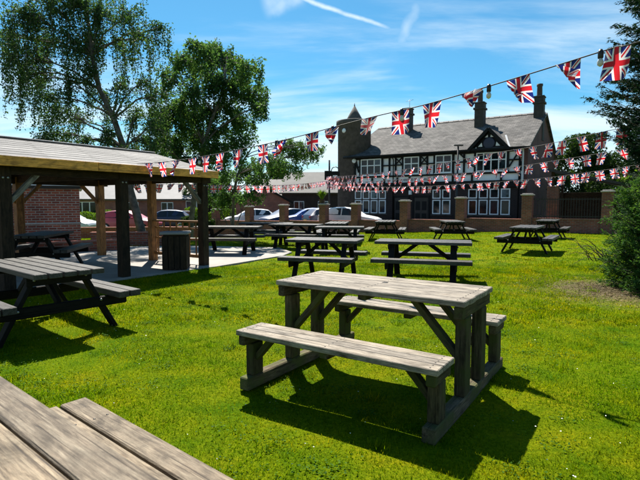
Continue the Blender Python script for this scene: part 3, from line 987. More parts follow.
# ------------------------------------------------------------------ garden wall: piers and low brick wall
gwall = empty('garden_wall', (PW[0], PW[1], 0), R(-34))
tag(gwall, 'low brick garden wall with tall capped piers between lawn and car park', 'wall')
piers = [(607, 190.5), (527, 194), (461, 197.3), (405, 200.2), (356, 203.4), (324, 203.8), (284, 204.5), (249.5, 206), (216, 209), (186, 211)]
pw_ = []
for px, py in piers:
    k = (px - 320) / F
    wq = (PW[0] - PW[1] * k) / (math.cos(R(34)) + math.sin(R(34)) * k)
    p = PW + DL * wq
    topz = CAM_Z + (HOR - py) / F * p[1]
    gz = float(zt(*p))
    pw_.append((-wq, topz, gz))
    h = topz - gz + 0.2 - 0.08
    pr = block('pier', (0.47, 0.47, h), (-wq, 0, gz - 0.2 + h / 2), M['brick_wall'], gwall, bev=0.006)
    block('cap', (0.58, 0.58, 0.06), (0, 0, h / 2 + 0.03), M['coping'], pr, bev=0.012)
    block('cap', (0.44, 0.44, 0.05), (0, 0, h / 2 + 0.085), M['coping'], pr, bev=0.015)
for (a, ta, ga), (b, tb, gb_) in zip(pw_[:-1], pw_[1:]):
    x0, x1 = b + 0.236, a - 0.236
    if x1 - x0 < 0.3: continue
    gz = min(ga, gb_); top = (ga + gb_) / 2 + 0.62
    wl = block('wall_panel', (x1 - x0, 0.22, top - gz + 0.3), ((x0 + x1) / 2, 0, (top + gz - 0.3) / 2), M['brick_wall'], gwall, bev=0.004)
    block('coping', (x1 - x0 - 0.004, 0.28, 0.07), (0, 0, (top - gz + 0.3) / 2 + 0.036), M['brick_wall'], wl, bev=0.008)
# continue to the right past the last pier
a = pw_[0][0]
wl = block('wall_panel', (5.0, 0.22, 0.95), (a + 2.75, 0, 0.16), M['brick_wall'], gwall, bev=0.004)

# ------------------------------------------------------------------ timber pavilion
pav = empty('timber_pavilion', P203, math.atan2(PF.y, PF.x))
tag(pav, 'open timber pavilion with pale shingle roof and yellow fascia board', 'pavilion')
# local x along the front line (0 at the far right corner post, negative to the near left), local y back
SP, PD = 2.02, 3.83
PX = [0, -SP, -2 * SP, -3 * SP, -4 * SP]
POSTH = 1.98
for i, x in enumerate(PX):
    block('post', (0.17, 0.17, POSTH), (x, 0, POSTH / 2 + 0.03), M['wood_black'], pav, bev=0.008)  # front posts: their shade is put into this near-black timber
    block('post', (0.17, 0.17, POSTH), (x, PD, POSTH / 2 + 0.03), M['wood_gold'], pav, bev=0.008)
block('post', (0.16, 0.16, POSTH), (0, 1.73, POSTH / 2 + 0.03), M['wood_gold'], pav, bev=0.008)
X0, X1 = -4 * SP - 0.3, 0.20
for y in (0, PD):
    block('beam', (X1 - X0, 0.12, 0.20), ((X0 + X1) / 2, y, 1.955), M['wood_black'], pav)
for x in PX:
    block('tie_beam', (0.10, PD - 0.13, 0.16), (x, PD / 2, 1.96), M['wood_black'], pav)
RZ, EZ, OV = 2.63, 2.105, 0.26
sl = (RZ - EZ) / (PD / 2 + OV)
rp = None
for s, ye in ((0, -OV), (1, PD + OV)):
    q = roof_slab('roof_slope', (X0, ye, EZ), (X1, ye, EZ), (X1, PD / 2, RZ - 0.003 * s), (X0, PD / 2, RZ - 0.003 * s), 0.035, M['felt'], pav)
    rp = rp or q
ncs = 9
for s in (0, 1):      # lapped shingle courses
    for i in range(ncs):
        f_ = (i + 0.06) / ncs
        y = -OV + (PD / 2 + OV) * f_
        if s: y = PD - y
        z = EZ + (RZ - EZ) * f_ + 0.004
        sy = 1 if s == 0 else -1
        wv = (PD / 2 + OV) / ncs * 1.02
        v = [(X0 - 0.005, y, z + 0.006), (X1 + 0.005, y, z + 0.006), (X1 + 0.005, y + sy * wv, z + wv * sl + 0.001), (X0 - 0.005, y + sy * wv, z + wv * sl + 0.001)]
        uv = [(i * 0.37, 0.28 * i), (i * 0.37 + X1 - X0, 0.28 * i), (i * 0.37 + X1 - X0, 0.28 * i + 0.28), (i * 0.37, 0.28 * i + 0.28)]
        v2 = [(a_, b_, c_ - 0.012) for a_, b_, c_ in v]
        o = mesh('shingle_course', v + v2, [(0, 1, 2, 3), (7, 6, 5, 4), (0, 4, 5, 1), (1, 5, 6, 2), (2, 6, 7, 3), (3, 7, 4, 0)], M['felt'], pav, False, uv + uv)
        bm = bmesh.new(); bm.from_mesh(o.data); bmesh.ops.recalc_face_normals(bm, faces=bm.faces); bm.to_mesh(o.data); bm.free()
block('ridge_cap', (X1 - X0 + 0.02, 0.22, 0.03), ((X0 + X1) / 2, PD / 2, RZ + 0.016), M['slate_house'], pav, bev=0.01)
for y, nm in ((-OV - 0.022, 'fascia'), (PD + OV + 0.022, 'fascia')):
    for j in range(3):
        a = X0 + (X1 - X0) * j / 3; b = X0 + (X1 - X0) * (j + 1) / 3
        block(nm, (b - a - 0.006, 0.035, 0.15), ((a + b) / 2, y, EZ - 0.066), M['wood_fascia'], pav)
for x in (X0, X1 + 0.02):
    beam('verge_board', (x, -OV, EZ - 0.075), (x, PD / 2, RZ - 0.075), 0.035, 0.14, M['wood_fascia'], pav)
    beam('verge_board', (x, PD + OV, EZ - 0.075), (x, PD / 2, RZ - 0.075), 0.035, 0.14, M['wood_fascia'], pav)
for i in range(13):
    x = X0 + 0.3 + i * (X1 - X0 - 0.6) / 12
    beam('rafter', (x, -OV + 0.05, EZ - 0.085), (x, PD / 2 - 0.02, RZ - 0.10), 0.05, 0.10, M['wood_black'], pav)
    beam('rafter', (x, PD + OV - 0.05, EZ - 0.085), (x, PD / 2 + 0.02, RZ - 0.10), 0.05, 0.10, M['wood_black'], pav)
for i, x in enumerate(PX):      # knee braces; the front ones' sunlit look is put into greyer wood
    for s in (-1, 1):
        if (i == 0 and s == 1): continue
        if i in (1,) : pass
        else:
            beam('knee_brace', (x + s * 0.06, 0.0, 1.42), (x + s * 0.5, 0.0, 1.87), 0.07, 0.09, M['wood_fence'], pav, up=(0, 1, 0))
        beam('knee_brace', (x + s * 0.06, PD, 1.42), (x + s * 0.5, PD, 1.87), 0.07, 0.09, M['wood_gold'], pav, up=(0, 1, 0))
for x in PX:
    for d_ in (-0.035, 0.035):
        lathe('bolt', [(0.018, 0), (0.018, 0.008), (0.009, 0.012)], M['metal_grey'], pav, 8, (x + d_, -0.086, 1.80), True, (R(90), 0, 0))
# balustrade with trellis on the far end, between corner post and middle post
block('handrail', (0.11, 1.54, 0.045), (0, 0.87, 1.0), M['wood_gold'], pav)
block('rail', (0.05, 1.54, 0.07), (0, 0.87, 0.22), M['wood_gold'], pav)
for zz in (0.60, 0.84):
    block('trellis_rail', (0.022, 1.54, 0.035), (0.012, 0.87, zz), M['wood_gold'], pav)
for i in range(7):
    block('trellis_bar', (0.022, 0.035, 0.72), (-0.012, 0.22 + i * 0.215, 0.615), M['wood_gold'], pav)

# ------------------------------------------------------------------ outbuilding with flat roof, left
ob = empty('brick_outbuilding', (-7.72, 15.5, 0), R(27))
tag(ob, 'flat-roofed red brick outbuilding behind the timber pavilion', 'building')
block('wall', (9.0, 3.6, 1.90), (-4.5, 1.8, 0.95), M['brick_red'], ob, bev=0.0)
block('string_course', (9.06, 3.66, 0.05), (-4.5, 1.8, 0.78), M['coping'], ob, bev=0.004)
block('soffit', (9.2, 3.9, 0.12), (-4.5, 1.8, 1.93), M['metal_black'], ob, bev=0.0)
block('fascia', (9.26, 0.04, 0.09), (-4.5, -0.19, 2.0), M['fascia_white'], ob)
block('roof', (9.3, 4.0, 0.08), (-4.5, 1.82, 2.09), M['felt'], ob, bev=0.01)
# low brick walls by the patio
def lowwall(p0, p1, h, label, z0=0.0):
    p0, p1 = Vector(p0), Vector(p1)
    d = p1 - p0
    e = empty('low_brick_wall', (p0.x, p0.y, z0), math.atan2(d.y, d.x))
    tag(e, label, 'wall')
    block('brickwork', (d.length, 0.22, h), (d.length / 2, 0, h / 2), M['brick_wall'], e, bev=0.004)
    block('coping', (d.length + 0.04, 0.27, 0.05), (d.length / 2, 0, h + 0.026), M['brick_house'], e, bev=0.01)
    return e
lowwall((-8.2, 12.7, 0), (-6.05, 14.3, 0), 0.30, 'knee-high brick wall along the back of the pavilion floor')
lowwall((-7.5, 15.75, 0), (-5.2, 16.2, 0), 0.42, 'short brick wall running from the outbuilding corner')
lowwall((-14.5, 22.0, 0), (-3.2, 23.6, 0), 0.62, 'long low brick wall beside the parked red car', -0.38)

# ------------------------------------------------------------------ picnic tables
def aframe_proto(topmat, legmat, pw=0.124, so=0.0, seat_gap=0.134):
    r = empty('picnic_table')
    Lh, planks = 1.80, 5
    for i in range(planks):
        y = (i - 2) * 0.143
        block('top_plank', (Lh, pw, 0.055), (0, y, 0.7125), topmat, r, bev=0.006)
    for s in (-1, 1):
        for j in (0, 1):
            block('seat_plank', (Lh, 0.124, 0.070), (0, s * (0.565 + so + j * seat_gap), 0.4185), topmat, r, bev=0.006)
    for s in (-1, 1):
        x = s * 0.62
        block('top_bearer', (0.045, 0.66, 0.095), (x, 0, 0.637), legmat, r, bev=0.006)
        block('seat_bearer', (0.045, 1.46 + so, 0.115), (x, 0, 0.3255), legmat, r, bev=0.01)
        for q in (-1, 1):
            beam('leg', (x - s * 0.048, q * 0.24, 0.683), (x - s * 0.048, q * 0.60, 0.0), 0.045, 0.115, legmat, r, up=(1, 0, 0)).data
        beam('brace', (s * 0.57, 0, 0.36), (s * 0.10, 0, 0.69), 0.07, 0.045, legmat, r, up=(0, 1, 0))
        for q in (-1, 1):
            for zz, yy in ((0.35, 0.42), (0.65, 0.26)):
                lathe('bolt', [(0.014, 0), (0.014, 0.01), (0.008, 0.014)], M['metal_grey'], r, 8, (x + s * 0.0225, q * yy, zz), True, (0, R(90) * s, 0))
    return r
def screws(root, xs_, ys_, z, rad=0.0055):
    base = None
    for x in xs_:
        for y in ys_:
            if base is None:
                base = lathe('screw', [(rad, 0), (rad, 0.0012), (rad * 0.4, 0.002)], M['metal_black'], root, 8); q_ = base
            else:
                q_ = base.copy(); COL.objects.link(q_); q_.parent = root
            q_.location = (x + random.uniform(-.004, .004), y + random.uniform(-.004, .004), z)
# the legs' wide face is set by 'beam' (h_ along x): swap so that the wide face lies in the end plane
dark = aframe_proto(M['wood_darktop'], M['wood_dark'])
tables = [
    # x, y, angle of the long side, label, plain top material
    (-3.24, 5.46, math.atan2(0.64, -0.77), 'dark picnic table beside the pavilion with sunlit grey boards'),
    (0.10, 9.10, R(-16), 'dark picnic table right behind the left end of the weathered table'),
    (1.93, 8.95, R(-16), 'dark picnic table right behind the right end of the weathered table'),
    (0.58, 14.0, R(-6), 'dark picnic table behind the other one near the middle of the lawn'),
    (2.55, 18.6, R(78), 'far picnic table end-on in front of the pub doorway'),
    (5.10, 18.6, R(84), 'far picnic table end-on left of the lamp post'),
    (0.62, 17.0, R(82), 'distant picnic table in front of the white car'),
    (-2.55, 13.4, R(-4), 'picnic table standing on the concrete just right of the pavilion'),
    (-1.85, 16.6, R(-4), 'picnic table behind the one on the concrete, before the white hatchback'),
    (-0.75, 15.2, R(-14), 'picnic table on the grass at the end of the concrete'),
    (6.10, 14.1, R(58), 'nearer of two picnic tables by the iron railings'),
    (9.25, 19.5, R(58), 'farther of two picnic tables by the iron railings'),
    (-5.95, 10.3, R(100), 'dark picnic table under the pavilion roof by the brick outbuilding'),
]
for i, (x, y, a, lab) in enumerate(tables):
    t_ = dark if i == 0 else copy_tree(dark)
    inpat = bool(in_poly(np.array([x]), np.array([y]), PATIO)[0])
    t_.location = (x, y, 0.036 if inpat else float(zt(x, y)))
    t_.rotation_euler = (0, 0, a)
    t_.scale = ({1: 0.76, 2: 0.96, 3: 0.78, 9: 0.9}.get(i, 1.0), 1, 1)      # some are short four-seaters
    tag(t_, lab, 'picnic table', 'dark picnic tables in the pub garden')

# nearest table, bottom left, bare weathered boards
near = aframe_proto(M['wood_brown'], M['wood_brown'], 0.1345, 0.02, 0.137)
near.name = 'picnic_table'
tag(near, 'weathered bare wood picnic table cut off at the bottom left corner', 'picnic table')
u = Vector((math.cos(R(-39.5)), math.sin(R(-39.5)), 0))
pv = Vector((-u.y, u.x, 0))
c = Vector((-1.4465, 2.009, 0)) + u * 0.9 - pv * 0.353
near.location = c
near.rotation_euler = (0, 0, math.atan2(u.y, u.x))

py_ = [(i - 2) * 0.143 + d_ for i in range(5) for d_ in (-0.035, 0.035)]
screws(near, (-0.62, 0.62), py_, 0.7402)
screws(near, (-0.62, 0.62), [q_ * (0.585 + j * 0.137) + d_ for q_ in (-1, 1) for j in (0, 1) for d_ in (-0.03, 0.03)], 0.4537)
# main walk-in table: top and two benches fixed to two ground skids
mt = empty('walk_in_table')
tag(mt, 'weathered grey wooden table joined to two benches in the middle of the lawn', 'picnic table')
MA = -0.594
mt.location = (0.481, 3.82, 0.0)
mt.rotation_euler = (0, 0, MA)
LT = 1.585
for i in range(6):
    block('top_plank', (LT + (0.004 if i % 2 else 0), 0.1135, 0.040), (0.003 * math.sin(i * 2.1), (i - 2.5) * 0.1155, 0.758), M['wood_grey'], mt, bev=0.005)
lathe('parasol_hole', [(0.024, 0), (0.024, 0.003)], M['black_paint'], mt, 14, (0.02, 0.058, 0.7765))
for s in (-1, 1):
    for j in range(3):
        block('seat_plank', (LT, 0.096, 0.040), (0.0, s * (0.58 + j * 0.0995), 0.441), M['wood_grey'], mt, bev=0.005)
for s in (-1, 1):
    x = s * 0.735
    block('skid', (0.085, 1.62, 0.10), (x, 0, 0.047), M['wood_skid'], mt, bev=0.008)
    block('top_bearer', (0.06, 0.68, 0.09), (x + s * 0.01, 0, 0.692), M['wood_post'], mt, bev=0.008)
    for q in (-1, 1):
        block('leg', (0.075, 0.125, 0.548), (x + s * 0.002, q * 0.19, 0.372), M['wood_post'], mt, bev=0.006)
        block('leg', (0.075, 0.12, 0.248), (x, q * 0.68, 0.222), M['wood_post'], mt, bev=0.006)
        block('seat_bearer', (0.06, 0.28, 0.072), (x + s * 0.01, q * 0.68, 0.384), M['wood_post'], mt, bev=0.008)
        beam('brace', (x - s * 0.03, q * 0.19, 0.36), (x - s * 0.36, q * 0.19, 0.725), 0.045, 0.07, M['wood_post'], mt, up=(0, 1, 0))
        beam('brace', (x - s * 0.03, q * 0.68, 0.23), (x - s * 0.20, q * 0.68, 0.415), 0.045, 0.06, M['wood_post'], mt, up=(0, 1, 0))
block('centre_batten', (0.07, 0.60, 0.045), (0, 0, 0.7145), M['wood_post'], mt)
for s in (-1, 1):
    block('centre_batten', (0.07, 0.27, 0.04), (0, s * 0.68, 0.400), M['wood_post'], mt)

screws(mt, (-0.735, 0.0, 0.735), [(i - 2.5) * 0.1155 + d_ for i in range(6) for d_ in (-0.028, 0.028)], 0.7782)
screws(mt, (-0.735, 0.0, 0.735), [q_ * (0.58 + j * 0.0995) + d_ for q_ in (-1, 1) for j in range(3) for d_ in (-0.022, 0.022)], 0.4612)

# ------------------------------------------------------------------ slatted bin at the pavilion corner
bn = empty('litter_bin', (-3.02, 10.05, 0.035), math.atan2(PF.y, PF.x) - R(50))
tag(bn, 'black slatted wooden litter bin at the corner of the pavilion', 'bin')
block('inner_box', (0.40, 0.40, 0.66), (0, 0, 0.36), M['metal_black'], bn, bev=0.004)
for k in range(4):
    for j in range(4):
        a = R(90) * k
        o_ = (j - 1.5) * 0.118
        cx, cy = 0.232, o_
        block('slat', (0.028, 0.100, 0.68), (cx * math.cos(a) - cy * math.sin(a), cx * math.sin(a) + cy * math.cos(a), 0.36), M['wood_black'], bn, rz=a, bev=0.004)
block('lid', (0.56, 0.56, 0.05), (0, 0, 0.765), M['slate_house'], bn, bev=0.012)
block('lid_support', (0.44, 0.44, 0.04), (0, 0, 0.715), M['wood_black'], bn, bev=0.004)

# ------------------------------------------------------------------ lamp post
lp = empty('lamp_post', (at(455.5, 203, 26.5).x, 26.5, float(zt(7.4, 26.5)) - 0.1))
tag(lp, 'thin dark lamp post in front of the pub', 'lamp post')
tubes('pole', [([(0, 0, 0), (0.03, 0, 1.5), (0.06, 0, 4.75)], [0.07, 0.055, 0.045])], M['metal_black'], lp, 8)
block('lamp_head', (0.5, 0.16, 0.07), (0.08, 0, 4.8), M['metal_black'], lp, bev=0.02)

# ------------------------------------------------------------------ shelter, railings and fence on the right
sh = empty('smoking_shelter', (PW[0] + DN[0] * 1.6 - DL[0] * 0.4, PW[1] + DN[1] * 1.6 - DL[1] * 0.4, 0), R(-34))
tag(sh, 'open shelter with dark sloping roof between pub gable and board fence', 'shelter')
v = [(0.3, -0.9, 3.15), (4.9, -0.9, 2.05), (4.9, 3.2, 2.05), (0.3, 3.2, 3.15)]
roof_slab('roof', *v, 0.12, M['metal_black'], sh)
for x, zz in ((0.55, 3.02), (4.5, 2.08)):
    for y in (-0.5, 2.9):
        block('post', (0.14, 0.14, zz + 0.1), (x, y, (zz - 0.1) / 2), M['wood_black'], sh)
block('back_wall', (4.4, 0.12, 2.0), (2.5, 3.05, 1.0), M['wood_black'], sh)
block('brick_pier', (0.5, 0.5, 2.3), (0.62, -0.75, 1.1), M['brick_wall'], sh, bev=0.006)
rl = empty('iron_railings', (PW[0], PW[1], 0), R(-34))
tag(rl, 'black iron railings standing on the low brick wall', 'railings')
a0, a1 = 0.26, pw_[0][0] - 0.26
for zz in (0.78, 1.60):
    block('rail', (a1 - a0, 0.03, 0.04), ((a0 + a1) / 2, 0.0, zz), M['metal_black'], rl, bev=0)
nb = int((a1 - a0) / 0.115)
for i in range(nb):
    block('bar', (0.022, 0.022, 1.0), (a0 + 0.06 + i * 0.115, 0.0, 1.17), M['metal_black'], rl, bev=0)
fe = empty('board_fence', (PW[0] - DL[0] * (pw_[0][0] + 0.5) + DN[0] * 0.6, PW[1] - DL[1] * (pw_[0][0] + 0.5) + DN[1] * 0.6, 0), R(-30))
tag(fe, 'grey vertical board fence behind the conifer', 'fence')
fb = None
for i in range(34):
    if fb is None:
        fb = block('board', (0.128, 0.02, 1.75), (0, 0, 0.9), M['wood_fence'], fe, bev=0.003); q = fb
    else:
        q = fb.copy(); COL.objects.link(q); q.parent = fe
    q.location = (0.08 + i * 0.134, 0.004 * (i % 2), 0.88 + 0.012 * math.sin(i * 2.3))
for zz in (0.4, 1.5):
    block('fence_rail', (4.6, 0.05, 0.08), (2.3, 0.045, zz), M['wood_fence'], fe)

# ------------------------------------------------------------------ bunting
def flag_mesh(p, tang, wd, ht, swing, fold, seed, nseg=9, shear=0.0, narrow=0.0):
    """p: cord point at the flag's middle; tang: cord direction"""
    r_ = random.Random(seed)
    T = tang.normalized()
    side = T.cross(Vector((0, 0, 1))).normalized()
    D = (Vector((0, 0, -1)) * math.cos(swing) + side * math.sin(swing))
    Dn = T.cross(D).normalized()
    ph = r_.uniform(0, 6.28); am = r_.uniform(0.012, 0.034) * wd / 0.23
    V, uv = [], []
    for j in range(nseg + 1):
        t = j / nseg
        for i in range(nseg + 1):
            s = i / nseg
            x, y = (s - 0.5), t
            z = am * math.sin(5.5 * s + ph + 2.2 * t) * (0.3 + t)
            x = x * (1 - narrow * t) + shear * t
            X = x * wd; Y = y * ht
            if fold:
                # fold the corner beyond a slanting line up behind the cloth
                sg_ = -1 if fold > 0 else 1
                amt = abs(fold)
                nxn, nyn = sg_ * 0.80, 0.60
                d = X * nxn + Y * nyn - (0.62 - 0.42 * amt) * ht
                if d > 0:
                    k = min(1.0, d / (0.10 * ht))
                    X -= nxn * d * (1.0 + 0.75 * k); Y -= nyn * d * (1.0 + 0.75 * k)
                    z -= 0.03 * k + 0.25 * d
            V.append(p + T * X + D * (Y + 0.004) + Dn * z)
            uv.append((s, 1 - t))
    n1_ = nseg + 1
    Fc = [(j * n1_ + i, j * n1_ + i + 1, (j + 1) * n1_ + i + 1, (j + 1) * n1_ + i) for j in range(nseg) for i in range(nseg)]
    return V, Fc, uv

def bunting(label, pts, n, wd, ht, s0, ds, styles=None, bulbs=(), seed=0, nseg=9, rad=0.006, wind=0.35):
    """pts: control points of the cord; flags at arc distances s0 + i*ds"""
    P = [Vector(p) for p in pts]
    # smooth the cord (Catmull-Rom)
    C = []
    for i in range(len(P) - 1):
        p0, p1, p2, p3 = P[max(i - 1, 0)], P[i], P[i + 1], P[min(i + 2, len(P) - 1)]
        for k in range(12):
            t = k / 12
            C.append(0.5 * ((2 * p1) + (p2 - p0) * t + (2 * p0 - 5 * p1 + 4 * p2 - p3) * t * t + (3 * p1 - p0 - 3 * p2 + p3) * t ** 3))
    C.append(P[-1])
    acc = [0.0]
    for a_, b_ in zip(C[:-1], C[1:]):
        acc.append(acc[-1] + (b_ - a_).length)
    def on(s):
        s = min(max(s, 0.0), acc[-1] - 1e-6)
        for i in range(len(acc) - 1):
            if acc[i + 1] >= s:
                f = (s - acc[i]) / (acc[i + 1] - acc[i])
                return C[i].lerp(C[i + 1], f), (C[i + 1] - C[i]).normalized()
    root = empty('bunting', (0, 0, 0))
    root.location = P[0]
    tag(root, label, 'bunting')
    off = P[0]
    tubes('cord', [([c - off for c in C], [rad] * len(C))], M['cord'], root, 5)
    rr = random.Random(seed)
    for i in range(n):
        s = s0 + i * ds + rr.uniform(-0.06, 0.06) if not isinstance(s0, list) else s0[i]
        if s > acc[-1] - 0.1: break
        p, t = on(s)
        if styles and i < len(styles):
            sw, fo, shr, nar = styles[i]
        else:
            sw = rr.uniform(-wind, wind); fo = rr.choice([0, 0, 0, 0.5, -0.5, 0.8, -0.7]); shr = rr.uniform(-0.3, 0.3); nar = rr.choice([0, 0.1, 0.35, 0.5])
        # cord runs right to left; flip so the print reads upright left to right
        V, Fc, uv = flag_mesh(p - off, -t, wd, ht, sw, fo, seed * 100 + i, nseg, shr, nar)
        mesh('flag', V, Fc, M['flag'], root, True, uv)
    for b_ in bulbs:
        p, t = on(b_)
        h_ = lathe('lamp_holder', [(0.012, 0.02), (0.022, 0.0), (0.022, -0.05), (0.018, -0.055)], M['metal_black'], root, 10, p - off)
        lathe('bulb', [(0.014, -0.055), (0.026, -0.085), (0.022, -0.11), (0.006, -0.122)], M['bulbglass'], h_, 10)
    return root

# string over the near lawn: right edge of the photo down to the pavilion eave
k1 = [Vector((3.95, 2.85, 2.98)), at(640, 44, 3.82), at(604, 53, 4.10), at(509, 82, 4.72), at(426, 106, 5.3), at(366, 120, 5.85), at(280, 142, 6.75), at(205, 157, 8.1), at(160, 163, 8.95), at(128, 164.5, 9.4)]
def arc(P):
    return sum((b - a).length for a, b in zip(P[:-1], P[1:]))
styles = [(0.0, 0, 0, 0), (0.05, 0, 0, 0.0), (0.12, 0.75, 0.08, 0.15), (0.1, 0.45, 0.22, 0.05), (0.7, 0.5, -0.25, 0.1), (0.1, 0, 0.0, 0.45), (0.05, 0, 0.15, 0.0), (0.65, 0, 0.25, 0.3),
          (0.4, 0.5, -0.2, 0.3), (0.3, 0, 0.3, 0.3), (0.2, -0.6, 0, 0.5), (0.0, 0, 0.05, 0.05), (0.2, 0, 0.1, 0.3)]
s604 = arc(k1[:3])
sflag = [s604 - 0.42]
for px in (604, 556, 509, 465, 426, 395, 366, 329, 310, 280, 262, 238, 219, 205, 191, 175, 161, 148):
    acc_ = 0.0                      # distance along the cord measured on its control points
    for a_, b_ in zip(k1[:-1], k1[1:]):
        xa, xb = 320 + F * a_.x / a_.y, 320 + F * b_.x / b_.y
        if xa >= px >= xb:
            t_ = (xa - px) / (xa - xb); ya, yb = a_.y, b_.y
            t_ = t_ * ya / (t_ * ya + (1 - t_) * yb)
            acc_ += t_ * (b_ - a_).length
            break
        acc_ += (b_ - a_).length
    sflag.append(acc_)
b1 = bunting('nearest bunting of large Union flags and lamps slanting down to the pavilion', k1, len(sflag), 0.225, 0.262, sflag, 0.50, styles, bulbs=[s604 + 0.13 + q * 1.0 for q in range(-1, 7)], seed=3)
# pole off to the right that carries it
po = empty('bunting_pole', (3.95, 2.85, 0))
tag(po, 'plain timber pole holding up the nearest bunting', 'pole')
tubes('pole_shaft', [([(0, 0, -0.1), (0, 0, 3.05)], [0.045, 0.04])], M['wood_black'], po, 10)
lathe('hook_plate', [(0.05, 2.96), (0.055, 2.98), (0.055, 3.02), (0.02, 3.07)], M['metal_grey'], po, 10)
sign_top = Vector((at(331, 203, 33).x, 33, 0))
kA = [at(676, 120, 8.2), at(609, 131, 9.3), at(542, 145.5, 11.6), at(486, 155, 14), at(434, 165, 17.2), at(388, 172, 20.5), at(349, 176, 24.5), at(326, 177, 33)]
kB = [at(664, 140, 11.8), at(614, 151, 13), at(551, 161.5, 14.8), at(502, 169, 16.6), at(448, 175, 19), at(400, 179.5, 22), at(350, 182.5, 26.5), at(326, 181, 33)]
kC = [at(640, 164, 13.4), at(605, 170, 14.6), at(535, 179, 16.6), at(466, 184, 19.2), at(420, 186.5, 21.4), at(370, 187, 25), at(326, 185, 33)]
kD = [at(120, 184.5, 17.0), at(180, 184.5, 17.8), at(240, 185.5, 19.5), at(290, 185, 22.5), at(326, 181.5, 33)]
bunting('uppermost of three far bunting strings crossing in front of the pub', kA, 60, 0.30, 0.31, 0.3, 0.62, seed=5, nseg=6)
bunting('middle of three far bunting strings crossing in front of the pub', kB, 70, 0.29, 0.31, 0.2, 0.50, seed=6, nseg=6)
bunting('lowest of three far bunting strings crossing in front of the pub', kC, 80, 0.28, 0.30, 0.2, 0.42, seed=7, nseg=6)
bunting('bunting string level behind the pavilion and the birches', kD, 80, 0.29, 0.31, 0.2, 0.40, seed=8, nseg=6)

# ------------------------------------------------------------------ trees
def branch_path(p0, p1, sag=0.0, n=6, wig=0.08):
    p0, p1 = Vector(p0), Vector(p1)
    out_ = []
    ln = (p1 - p0).length
    for i in range(n + 1):
        t = i / n
        p = p0.lerp(p1, t)
        p.z += sag * math.sin(t * math.pi)
        if 0 < i < n:
            p += Vector((random.uniform(-1, 1), random.uniform(-1, 1), random.uniform(-1, 1))) * wig * ln * 0.3
        out_.append(p)
    return out_

def weeping_tree(name, label, base, trunk, r0, clumps, y0, leafm, leaf=0.085, per=620, droop=0.55, spread=1.0, group=None, dens=38, shrink=1.0):
    """trunk: world points; clumps: (px, py, rx, ry) in the photo's crown, spread in depth round y0"""
    root = empty(name, base)
    tag(root, label, 'tree', group)
    B = Vector(base)
    tr = [Vector((0, 0, -0.5))] + [Vector(p) - B for p in trunk]
    paths = [(tr, [r0 * (1 - 0.8 * i / (len(tr) - 1)) for i in range(len(tr))])]
    cents = []
    for (px, py, rx, ry) in clumps:
        depth = y0 + random.uniform(-1, 1) * 1.5 * spread
        c = at(px, py, depth) - B
        a, b = rx / F * depth * shrink, ry / F * depth * shrink
        # limb from the trunk to the clump
        k = min(range(len(tr)), key=lambda i: (tr[i] - c).length + max(0, tr[i].z - c.z + 0.6) * 2.5)
        st = tr[k]
        limb = branch_path(st, c, 0.25, 6)
        rl_ = r0 * 0.26 * (1 - 0.55 * k / len(tr))
        paths.append((limb, [rl_ * (1 - 0.85 * i / 6) + 0.006 for i in range(7)]))
        nt_ = max(10, int(dens * a * b / 0.6))
        for q in range(nt_):
            th, rr_ = random.uniform(0, 6.283), math.sqrt(random.uniform(0.05, 1))
            dz = random.uniform(-1, 1)
            e = c + Vector((a * rr_ * math.cos(th), max(a, 0.6) * 0.9 * rr_ * math.sin(th), b * dz * math.sqrt(max(0, 1 - rr_ * rr_ * 0.6))))
            mid = limb[random.randint(3, 6)]
            pth = branch_path(mid, e, 0.1, 3, 0.12)
            ln = random.uniform(0.4, 1.0) * droop * (b + 0.5)
            tip = e + Vector((random.uniform(-0.12, 0.12), random.uniform(-0.12, 0.12), -ln))
            pth += [e.lerp(tip, 0.5) + Vector((random.uniform(-.05, .05), 0, 0)), tip]
            paths.append((pth, [0.012, 0.01, 0.008, 0.006, 0.004, 0.003]))
            m_ = max(6, int(per / 24 * (0.6 + ln)))
            tt = rng.uniform(0, 1, m_)
            e_, t_, md = np.array(e), np.array(tip), np.array(pth[1])
            on_ = np.where(tt[:, None] < 0.35, md + (e_ - md) * (tt[:, None] / 0.35), e_ + (t_ - e_) * ((tt[:, None] - 0.35) / 0.65))
            cents.append(on_ + rng.normal(size=(m_, 3)) * 0.07)
    tubes('trunk', paths, M['bark_birch'], root, 6)
    C_ = np.concatenate(cents)
    polymesh('crown', leaf_quads(C_, leaf, 0.62, 0.5), 4, leafm, root)
    return root

YB = 17.0
weeping_tree('birch_tree', 'tall weeping birch rising behind the pavilion roof, cut off by the top edge', ground(144, 243),
    [ground(144, 243), at(138, 218, YB), at(131, 190, YB), at(127, 152, YB), at(117, 120, YB), at(104, 92, YB), at(98, 60, YB), at(95, 20, YB), at(97, -10, YB)], 0.19,
    [(30, 25, 26, 30), (22, 60, 16, 24), (55, 10, 24, 22), (48, 55, 14, 26), (85, 15, 26, 22), (110, 20, 22, 24), (140, 18, 18, 20), (150, 45, 18, 12), (165, 35, 12, 10), (128, 52, 16, 14),
     (100, 48, 18, 16), (78, 50, 14, 20), (70, 85, 12, 24), (58, 112, 12, 18), (82, 120, 12, 18), (102, 100, 14, 16), (125, 88, 14, 14), (148, 85, 14, 16), (165, 100, 12, 14), (60, 138, 12, 8),
     (85, 143, 14, 8), (112, 135, 12, 12), (140, 118, 14, 16), (160, 130, 14, 14), (128, 150, 16, 8), (100, -10, 40, 14), (145, 145, 14, 10), (40, 85, 10, 14), (12, 45, 10, 14), (52, 100, 9, 16), (30, 78, 8, 16), (95, 75, 10, 16), (45, 140, 9, 6)],
    YB, M['leaf_birch'], 0.075, 1800, 1.9, dens=36, shrink=0.76)
YC = 20.0
